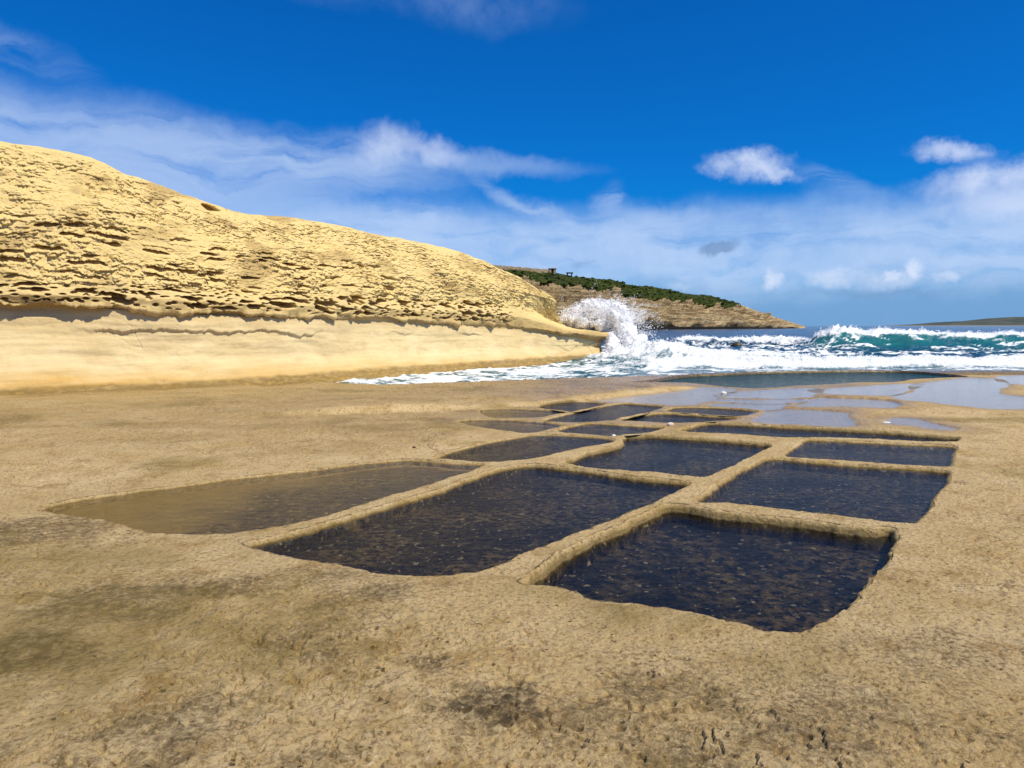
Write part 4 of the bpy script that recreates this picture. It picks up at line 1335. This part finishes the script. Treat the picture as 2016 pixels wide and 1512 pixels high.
# ------------------------------------------------------------------ plume of spray at the cliff tip
def build_splash():
    # billows (x px, y px, depth, radii in px, depth radius m, count weight)
    bl = [(1128, 624, 29.6, 32, 20, 0.5, 2.0), (1160, 612, 29.8, 38, 24, 0.7, 3.0), (1195, 612, 29.8, 38, 24, 0.7, 3.2), (1222, 628, 29.5, 30, 26, 0.7, 2.6),
          (1185, 636, 29.6, 50, 16, 0.6, 2.4), (1228, 655, 28.9, 26, 24, 0.6, 2.6), (1240, 678, 28.4, 36, 26, 0.8, 3.2), (1212, 694, 27.6, 26, 18, 0.6, 2.2), (1262, 690, 28.0, 34, 20, 0.8, 2.0),
          (1140, 634, 29.5, 38, 12, 0.4, 1.4), (1205, 670, 28.3, 14, 16, 0.4, 0.8)]
    tot = sum(b[6] for b in bl)
    C, Sz = [], []
    for (px, py, dp, rx, ry, rd, wgt) in bl:
        n = int(24000 * wgt / tot)
        g = rng.normal(size=(n, 3))
        g /= np.linalg.norm(g, axis=1, keepdims=True)
        g *= rng.random((n, 1)) ** 0.45
        c0 = W(px, py, dp)
        m = dp / F
        P = c0 + g * np.array([rx * m, rd, ry * m])
        # ragged: push along a turbulent field
        P[:, 0] += 0.16 * fbm(P[:, 0] * 2.2, P[:, 2] * 2.2, 4, 301, 0.6)
        P[:, 2] += 0.22 * fbm(P[:, 0] * 2.2 + 9, P[:, 2] * 2.2, 4, 302, 0.6)
        P[:, 1] += 0.35 * fbm(P[:, 0] * 1.6 + 4, P[:, 2] * 1.6, 4, 303)
        C.append(P)
        Sz.append(0.013 + 0.024 * rng.random(n) ** 2)
    # the dense white cores
    cv_, cf_, kk = [], [], 0
    V0, F0 = ICO2
    for (px, py, dp, rx, ry, rd, wgt) in bl:
        for _ in range(int(5 + 3.5 * wgt)):
            g = rng.normal(size=3)
            g = g / np.linalg.norm(g) * rng.random() ** 0.5 * 0.78
            c0 = W(px + g[0] * rx, py + g[2] * ry, dp + g[1] * rd)
            r_ = rng.uniform(0.07, 0.25) * (0.6 + 0.4 * min(rx, ry) / 24)
            sd_ = int(rng.integers(1, 400))
            P0 = V0 * r_ + c0
            q1 = fbm(P0[:, 0] * 5 + P0[:, 1] * 2.1, P0[:, 2] * 5 - P0[:, 1] * 1.7, 4, 320, 0.65) + 0.6 * fbm(P0[:, 0] * 13 + P0[:, 1] * 7, P0[:, 2] * 13 + P0[:, 1] * 5, 3, 321)
            cv_.append(c0 + V0 * r_ * (1 + 0.75 * q1[:, None]))
            cf_.append(F0 + kk * len(V0))
            kk += 1
    core_v, core_f = np.concatenate(cv_), np.concatenate(cf_)
    # flung drops: short jets leaving the billows
    njet = 620
    for k in range(njet):
        ang = rng.uniform(R(8), R(172)) if rng.random() < 0.75 else rng.uniform(R(-25), R(30))
        cx, cz = (1180 + rng.normal() * 28, 618 + rng.normal() * 8) if rng.random() < 0.62 else (1235 + rng.normal() * 10, 650 + rng.normal() * 18)
        L = rng.uniform(22, 66) if math.cos(ang) > -0.2 else rng.uniform(22, 52)
        n = rng.integers(10, 34)
        u = np.sort(rng.random(n)) ** 0.8
        px = cx + math.cos(ang) * L * u + rng.normal(size=n) * 2.2 * u + 6 * u
        py = cz - math.sin(ang) * L * 0.72 * u + 10 * u * u + rng.normal(size=n) * 2.0 * u
        dp = 29.4 + rng.normal() * 0.4
        P = np.array([W(a, b, dp + 0.1 * rng.normal()) for a, b in zip(px, py)])
        C.append(P)
        Sz.append(0.007 + 0.019 * rng.random(n) ** 2)
    C = np.concatenate(C)
    Sz = np.concatenate(Sz)
    ok = C[:, 2] > -0.1
    C, Sz = C[ok], Sz[ok]
    org = np.array([C[:, 0].mean(), C[:, 1].mean(), ZS])
    o = empty('wave_splash', org)
    droplets('flying_drops', C - org, Sz, MAT_SPRAY, o)
    link('white_water', mesh_np('white_water', core_v - org, core_f, True), MAT_FROTH, o)
    tag(o, 'white plume of spray bursting over the cliff tip', 'wave splash')


build_splash()


def build_surf_spray():
    C, Sz = [], []

    def along(px0, px1, y0, dy, n, up, dens):
        px = rng.uniform(px0, px1, n)
        y = y0 + dy * rng.normal(size=n)
        x = (px - 1008) / F * y
        h, foam, _, _ = sea_height(x, y)
        g = fbm(x * 0.9, y * 0.9, 4, 311, 0.6)
        ok = (foam > dens) & (g > -0.25 + 0.3 * rng.random(n))
        z = h + up * 0.6 * rng.random(n) ** 1.6 * (0.4 + np.maximum(g, 0) * 2.6)
        C.append(np.stack([x, y, z], -1)[ok])
        Sz.append((0.010 + 0.022 * rng.random(n) ** 2)[ok] * (y[ok] / 24) ** 0.6)
    along(1190, 2120, 23.6, 0.6, 16000, 0.07, 0.5)
    along(1220, 1600, 26.6, 0.9, 7000, 0.09, 0.5)
    along(1560, 2150, 43.6, 1.2, 15000, 0.22, 0.6)
    along(1280, 1640, 50.0, 1.8, 7000, 0.22, 0.5)
    C = np.concatenate(C)
    Sz = np.concatenate(Sz)
    o = droplets('foam', C, Sz, MAT_SPRAY)
    tag(o, 'loose white foam and spray on the breaking surf', kind='stuff')


build_surf_spray()


# ------------------------------------------------------------------ rocks, pebbles and shells
def stone(name, loc, dims, seed, mat, label, cat, group=None, rough=0.35, flat_bottom=True):
    V, Fq = ICO3
    n = fbm(V[:, 0] * 1.3 + seed, V[:, 1] * 1.3 + V[:, 2] * 0.9, 4, seed, 0.55) + 0.6 * fbm(V[:, 2] * 1.6 + seed, V[:, 0] * 1.1 - V[:, 1], 3, seed + 3)
    P = V * (1 + rough * n[:, None]) * np.array(dims)
    if flat_bottom:
        P[:, 2] = np.maximum(P[:, 2], -0.35 * dims[2])
    me = mesh_np(name, P, Fq, True)
    o = link(name, me, mat)
    o.location = loc
    tag(o, label, cat, group)
    return o


MAT_SEAROCK = simple_rock('wet_sea_rock', (0.025, 0.02, 0.014), (0.12, 0.09, 0.05), 3.0, 0.5, 0.4)
MAT_SHELL = simple_rock('bleached_shell', (0.75, 0.68, 0.60), (0.62, 0.42, 0.34), 30.0, 0.6, 0.3)
MAT_WHITE = simple_rock('white_limestone_chip', (0.72, 0.70, 0.64), (0.85, 0.83, 0.78), 40.0, 0.8, 0.2)
MAT_DARKP = simple_rock('dark_red_pebble', (0.055, 0.014, 0.01), (0.10, 0.03, 0.02), 60.0, 0.7, 0.2)

p = W(1325, 671, 52.0)
stone('sea_rock', (p[0], p[1], ZS + 0.05), (0.75, 0.5, 0.30), 3, MAT_SEAROCK, 'flat dark rock awash beside the spray plume', 'rock', 'rocks awash in the surf')
p = W(1450, 673, 47.0)
stone('sea_rock', (p[0], p[1], ZS + 0.06), (0.34, 0.3, 0.20), 5, MAT_SEAROCK, 'small brown rock in the surf farther out from the cliff', 'rock', 'rocks awash in the surf')
p = G(1320, 838)
stone('shell', (p[0], p[1], 0.012), (0.042, 0.03, 0.028), 7, MAT_SHELL, 'pinkish white shell lying on a ridge between pans', 'shell', rough=0.2)
p = G(1208, 858)
stone('limestone_chip', (p[0], p[1], 0.0), (0.022, 0.02, 0.016), 9, MAT_WHITE, 'tiny white chip at the tip of the crooked rock ridge', 'stone', rough=0.25)
p = G(1745, 832)
stone('limestone_chip', (p[0], p[1], 0.0), (0.050, 0.03, 0.012), 11, MAT_WHITE, 'flat white chip beside the narrow rain puddle', 'stone', rough=0.2)
p = G(1425, 774)
stone('limestone_chip', (p[0], p[1], 0.0), (0.05, 0.04, 0.03), 12, MAT_WHITE, 'pale chip among silvery strip pans near the green inlet', 'stone', rough=0.2)
p = G(815, 884)
stone('pebble', (p[0], p[1], 0.008), (0.020, 0.018, 0.016), 13, MAT_DARKP, 'dark red pebble alone on the golden flat beside a pan', 'pebble', rough=0.3)


# ------------------------------------------------------------------ headland across the bay
SKYL = ([700, 900, 985, 1078, 1130, 1200, 1300, 1400, 1450, 1480, 1530, 1560, 1585], [505, 516, 528, 536, 544, 554, 569, 585, 598, 608, 626, 635, 642.5])
BRK = ([700, 900, 1010, 1075, 1150, 1220, 1300, 1350, 1450, 1480, 1530, 1560, 1585], [530, 540, 549, 566, 570, 586, 594, 602, 608, 613, 628.5, 637, 643])


def build_headland():
    px = np.concatenate([np.arange(700, 1000, 6), np.arange(1000, 1586, 1.1)])
    dep0 = np.interp(px, [700, 1080, 1270, 1450, 1585], [170, 200, 235, 290, 350])
    n = len(px)
    zw = np.full(n, ZS - 1.0)

    def col(d, py):
        return np.array([W(a, b, c) for a, b, c in zip(px, py, d)])
    taper = np.interp(px, [700, 1450, 1560, 1585], [1, 1, 0.35, 0.06])
    c0 = col(dep0, np.full(n, 641.0)); c0[:, 2] = ZS - 0.8
    c1 = col(dep0 + 1.5 * taper, np.full(n, 641.0)); c1[:, 2] = ZS + 1.2 * taper
    brk = np.interp(px, *BRK)
    sk = np.interp(px, *SKYL)
    c2 = col(dep0 + 26 * taper, brk)
    c3 = col(dep0 + 75 * taper, sk)
    c4 = col(dep0 + 140 * taper, sk); c4[:, 2] = c3[:, 2] - 1.0 * taper
    c5 = col(dep0 + 200 * taper, sk); c5[:, 2] = ZS - 1.0
    rows, tv = [], []
    cs = [c0, c1, c2, c3, c4, c5]
    for k, m in enumerate((6, 60, 44, 6, 4)):
        for j in range(m):
            t = j / m
            rows.append(cs[k] * (1 - t) + cs[k + 1] * t)
            tv.append(k + t)
    rows.append(c5); tv.append(5.0)
    P = np.array(rows)
    tv = np.array(tv)
    nr, nc = P.shape[:2]
    nrm = grid_normals(P)
    if (nrm[nr // 3, nc // 2] @ np.array([0.3, -1, 0.2])) < 0:
        nrm = -nrm
    S = np.broadcast_to(np.concatenate([[0], np.cumsum(np.linalg.norm(np.diff(c1, axis=0), axis=1))]), (nr, nc)).ravel()
    Z = P[..., 2].ravel()
    T = np.broadcast_to(tv[:, None], (nr, nc)).ravel()
    tp = np.broadcast_to(taper[None], (nr, nc)).ravel()
    face = sstep(0.9, 1.1, T) * sstep(2.25, 1.95, T)
    top = sstep(1.95, 2.1, T) * sstep(4.2, 3.2, T)
    zz = Z + 0.018 * S + 1.2 * fbm(S * 0.03, Z * 0.1, 3, 401)
    bed = zz * 0.55
    ledge = (bed - np.floor(bed)) ** 3
    disp = face * (2.2 * ledge + 2.6 * fbm(S * 0.05, Z * 0.12, 4, 402) + 0.9 * fbm(S * 0.22, Z * 0.3, 4, 403, 0.6))
    f1, f2, ox, oy, rr = worley(S * 0.16, Z * 0.42 + 0.15 * fbm(S * .2, Z * .2, 2, 409), 404)
    upper = sstep(1.35, 1.6, T)
    disp += face * upper * (2.4 * (rr - 0.4) * sstep(0, 0.14, f2 - f1) - 1.6 * sstep(0.14, 0.0, f2 - f1))
    disp += top * (0.9 * fbm(S * 0.06, T * 6, 4, 405) + 0.35 * fbm(S * 0.35, T * 20, 3, 406))
    disp -= 1.3 * np.exp(-((T - 1.03) / 0.05) ** 2)
    P = P + nrm * (disp * tp).reshape(nr, nc, 1)
    V = P.reshape(-1, 3)
    mask = np.zeros((len(V), 4))
    pxg = np.broadcast_to(px[None], (nr, nc)).ravel()
    gl = sstep(1.90, 2.12, T + 0.22 * fbm(S * 0.06, T * 3, 4, 407, 0.6)) * sstep(1475, 1435, pxg)
    ter = np.abs(((T - 2) * 4.2 + 0.012 * S + 0.35 * fbm(S * .03, T, 3, 410)) % 1 - 0.5)
    mask[:, 0] = gl * (1 - 0.55 * sstep(0.09, 0.03, ter) * sstep(2.05, 2.15, T) * sstep(-0.1, 0.2, fbm(S * .05, T * 2, 3, 411)))
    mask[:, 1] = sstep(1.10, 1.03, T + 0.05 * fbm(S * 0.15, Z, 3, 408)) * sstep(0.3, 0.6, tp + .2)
    mask[:, 2] = upper * sstep(1400, 1150, pxg)
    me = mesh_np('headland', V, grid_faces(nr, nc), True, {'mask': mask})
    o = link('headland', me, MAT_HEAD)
    tag(o, 'banded limestone headland across the bay', kind='structure')
    return P, tv, px, mask.reshape(nr, nc, 4)


HP, HT, HPX, HM = build_headland()


def build_scrub():
    m, nt = new_mat('scrub_leaf')
    pos = N(nt, 'ShaderNodeNewGeometry').outputs['Position']
    n1 = noise_n(nt, pos, 0.5, 5, 0.7).outputs[0]
    c = mixc(nt, ramp01(nt, n1, 0.35, 0.65), (0.016, 0.030, 0.006), (0.065, 0.08, 0.016))
    principled(nt, **{'Base Color': c, 'Roughness': 0.9, 'Specular IOR Level': 0.1})
    V, Fq = ICO1
    Vs, Fs = [], []
    r0 = np.searchsorted(HT, 1.75)
    r1 = np.searchsorted(HT, 3.0)
    k = 0
    tries = 0
    while k < 4200 and tries < 40000:
        tries += 1
        i = rng.integers(r0, r1)
        j = rng.integers(40, len(HPX) - 1)
        if HM[i, j, 0] < 0.55 or HPX[j] > 1462:
            continue
        s = rng.uniform(0.30, 0.95)
        if perlin(np.array([HP[i, j][0] * 0.07]), np.array([HP[i, j][1] * 0.07]), 77)[0] < -0.15:
            continue
        P = V * (1 + 0.35 * rng.normal(size=(len(V), 1))) * np.array([s * 1.3, s * 1.3, s * 0.65])
        Vs.append(P + HP[i, j] + np.array([0, 0, 0.1]))
        Fs.append(Fq + k * len(V))
        k += 1
    me = mesh_np('scrub', np.concatenate(Vs), np.concatenate(Fs), False)
    o = link('scrub', me, m)
    tag(o, 'dense green scrub covering the top of the headland', kind='stuff')


build_scrub()


# ruined wall and huts on the skyline of the headland
def bevel_box(name, dims, mat, parent, loc, bev=0.04, seed=0, wob=0.0):
    import bmesh
    bm = bmesh.new()
    bmesh.ops.create_cube(bm, size=1.0)
    for v in bm.verts:
        v.co.x *= dims[0]
        v.co.y *= dims[1]
        v.co.z *= dims[2]
    bmesh.ops.bevel(bm, geom=bm.edges[:], offset=bev, segments=1, affect='EDGES')
    if wob:
        r = np.random.default_rng(seed)
        for v in bm.verts:
            v.co += Vector(r.normal(size=3) * wob)
    me = bpy.data.meshes.new(name)
    bm.to_mesh(me)
    bm.free()
    o = link(name, me, mat, parent)
    o.location = loc
    return o


MAT_WALL = simple_rock('field_wall_stone', (0.30, 0.21, 0.12), (0.46, 0.35, 0.22), 0.9)
MAT_DARK = simple_rock('dark_timber', (0.02, 0.016, 0.012), (0.05, 0.04, 0.03), 4.0)


def head_surface(px, t=2.85):
    i = np.searchsorted(HT, t)
    j = np.argmin(np.abs(HPX - px))
    return HP[i, j]


def build_wall():
    # a long ruined boundary wall following the crest, with an uneven top
    pxs = np.linspace(950, 1079, 70)
    Vt = []
    for k, a in enumerate(pxs):
        b = head_surface(a, 2.80)
        top = W(a, np.interp(a, [950, 990, 1079], [520, 523, 530.5]), b[1])[2] + 0.06 * math.sin(k * 0.7) + 0.05 * rng.normal()
        for dy in (0.0, 0.8):
            Vt.append((b[0], b[1] + dy, b[2] - 0.6))
            Vt.append((b[0], b[1] + dy, top))
    Vt = np.array(Vt)
    Fs = []
    for k in range(len(pxs) - 1):
        a = k * 4
        b = a + 4
        Fs += [(a, b, b + 1, a + 1), (a + 1, b + 1, b + 3, a + 3), (a + 3, b + 3, b + 2, a + 2)]
    e = (len(pxs) - 1) * 4
    Fs += [(e, e + 2, e + 3, e + 1), (0, 1, 3, 2)]
    org = Vt.mean(0)
    org[2] = Vt[:, 2].min()
    o = link('stone_wall', mesh_np('stone_wall', Vt - org, np.array(Fs), False), MAT_WALL)
    o.location = org
    tag(o, 'long ruined stone wall on the crest of the headland', 'wall')


build_wall()


def build_hut(px, w_, d_, h_, label, dark_open, flat):
    b = head_surface(px, 2.86)
    t = empty('stone_hut', (b[0], b[1] - 0.5, b[2] - 0.1))
    tag(t, label, 'hut', 'huts on the headland')
    th = 0.35
    if dark_open:
        for sx in (-1, 1):
            for sy in (-1, 1):
                bevel_box('post', (0.3, 0.3, h_), MAT_DARK, t, (sx * (w_ / 2 - 0.2), sy * (d_ / 2 - 0.2), h_ / 2))
        bevel_box('wall', (w_, th, h_ * 0.45), MAT_WALL, t, (0, d_ / 2 - 0.2, h_ * 0.22), 0.05)
        bevel_box('roof', (w_ + 0.5, d_ + 0.5, 0.35), MAT_DARK, t, (0, 0, h_ + 0.17), 0.06)
    else:
        bevel_box('wall', (w_ * 0.34, th, h_), MAT_WALL, t, (-w_ * 0.33, -d_ / 2, h_ / 2), 0.05)
        bevel_box('wall', (w_ * 0.34, th, h_), MAT_WALL, t, (w_ * 0.33, -d_ / 2, h_ / 2), 0.05)
        bevel_box('wall', (w_, th, h_), MAT_WALL, t, (0, d_ / 2, h_ / 2), 0.05)
        for sx in (-1, 1):
            bevel_box('wall', (th, d_ - th, h_), MAT_WALL, t, (sx * (w_ / 2 - th / 2), 0, h_ / 2), 0.05)
        bevel_box('door', (w_ * 0.34, 0.12, h_ * 0.9), MAT_DARK, t, (0, -d_ / 2 + 0.05, h_ * 0.45), 0.03)
        bevel_box('roof', (w_ + 0.4, d_ + 0.6, 0.3), MAT_WALL, t, (0, 0, h_ + 0.14), 0.05)


build_hut(1087, 2.6, 2.2, 1.9, 'small square stone hut at the end of the ruined wall', False, True)
build_hut(1121, 2.0, 2.0, 1.3, 'dark open-sided shelter with flat roof on the headland crest', True, True)


# ------------------------------------------------------------------ far island on the horizon
def build_island():
    m, nt = new_mat('far_island')
    pos = N(nt, 'ShaderNodeNewGeometry').outputs['Position']
    n1 = noise_n(nt, pos, 0.012, 6, 0.65).outputs[0]
    sepz = N(nt, 'ShaderNodeSeparateXYZ', inp={0: pos}).outputs[2]
    c = mixc(nt, ramp01(nt, n1, 0.35, 0.65), (0.045, 0.062, 0.055), (0.10, 0.105, 0.085))
    c = mixc(nt, ramp01(nt, math_n(nt, 'ADD', sepz, math_n(nt, 'MULTIPLY', n1, 5.0)), 6.5, 4.0), c, (0.20, 0.17, 0.14))
    principled(nt, **{'Base Color': c, 'Roughness': 0.95, 'Specular IOR Level': 0.1})
    D0 = 2600.0
    px = np.linspace(1770, 2500, 160)
    prof = np.interp(px, [1770, 1830, 1880, 1925, 1965, 2005, 2060, 2150, 2300, 2420, 2500], [641.5, 638.5, 633, 631.5, 626, 623.5, 623, 628, 632, 636, 641.8])
    V = []
    rows = 26
    for k in range(rows):
        t = k / (rows - 1)
        y = D0 + 700 * t
        prof_t = math.sin(math.pi * min(1, max(0, t))) ** 0.7
        for a, b in zip(px, prof):
            zt = W(a, b, D0 + 350)[2]
            x = (a - 1008) / F * (D0 + 350) * (0.93 + 0.14 * 0.5)
            V.append((x, y, -1.5 + (zt + 1.5) * prof_t))
    V = np.array(V)
    V[:, 2] += 1.8 * fbm(V[:, 0] * 0.02, V[:, 1] * 0.02, 4, 501) * (V[:, 2] > 3)
    me = mesh_np('island', V, grid_faces(rows, len(px)), True)
    o = link('island', me, m)
    tag(o, 'low dark island on the horizon', kind='structure')


build_island()
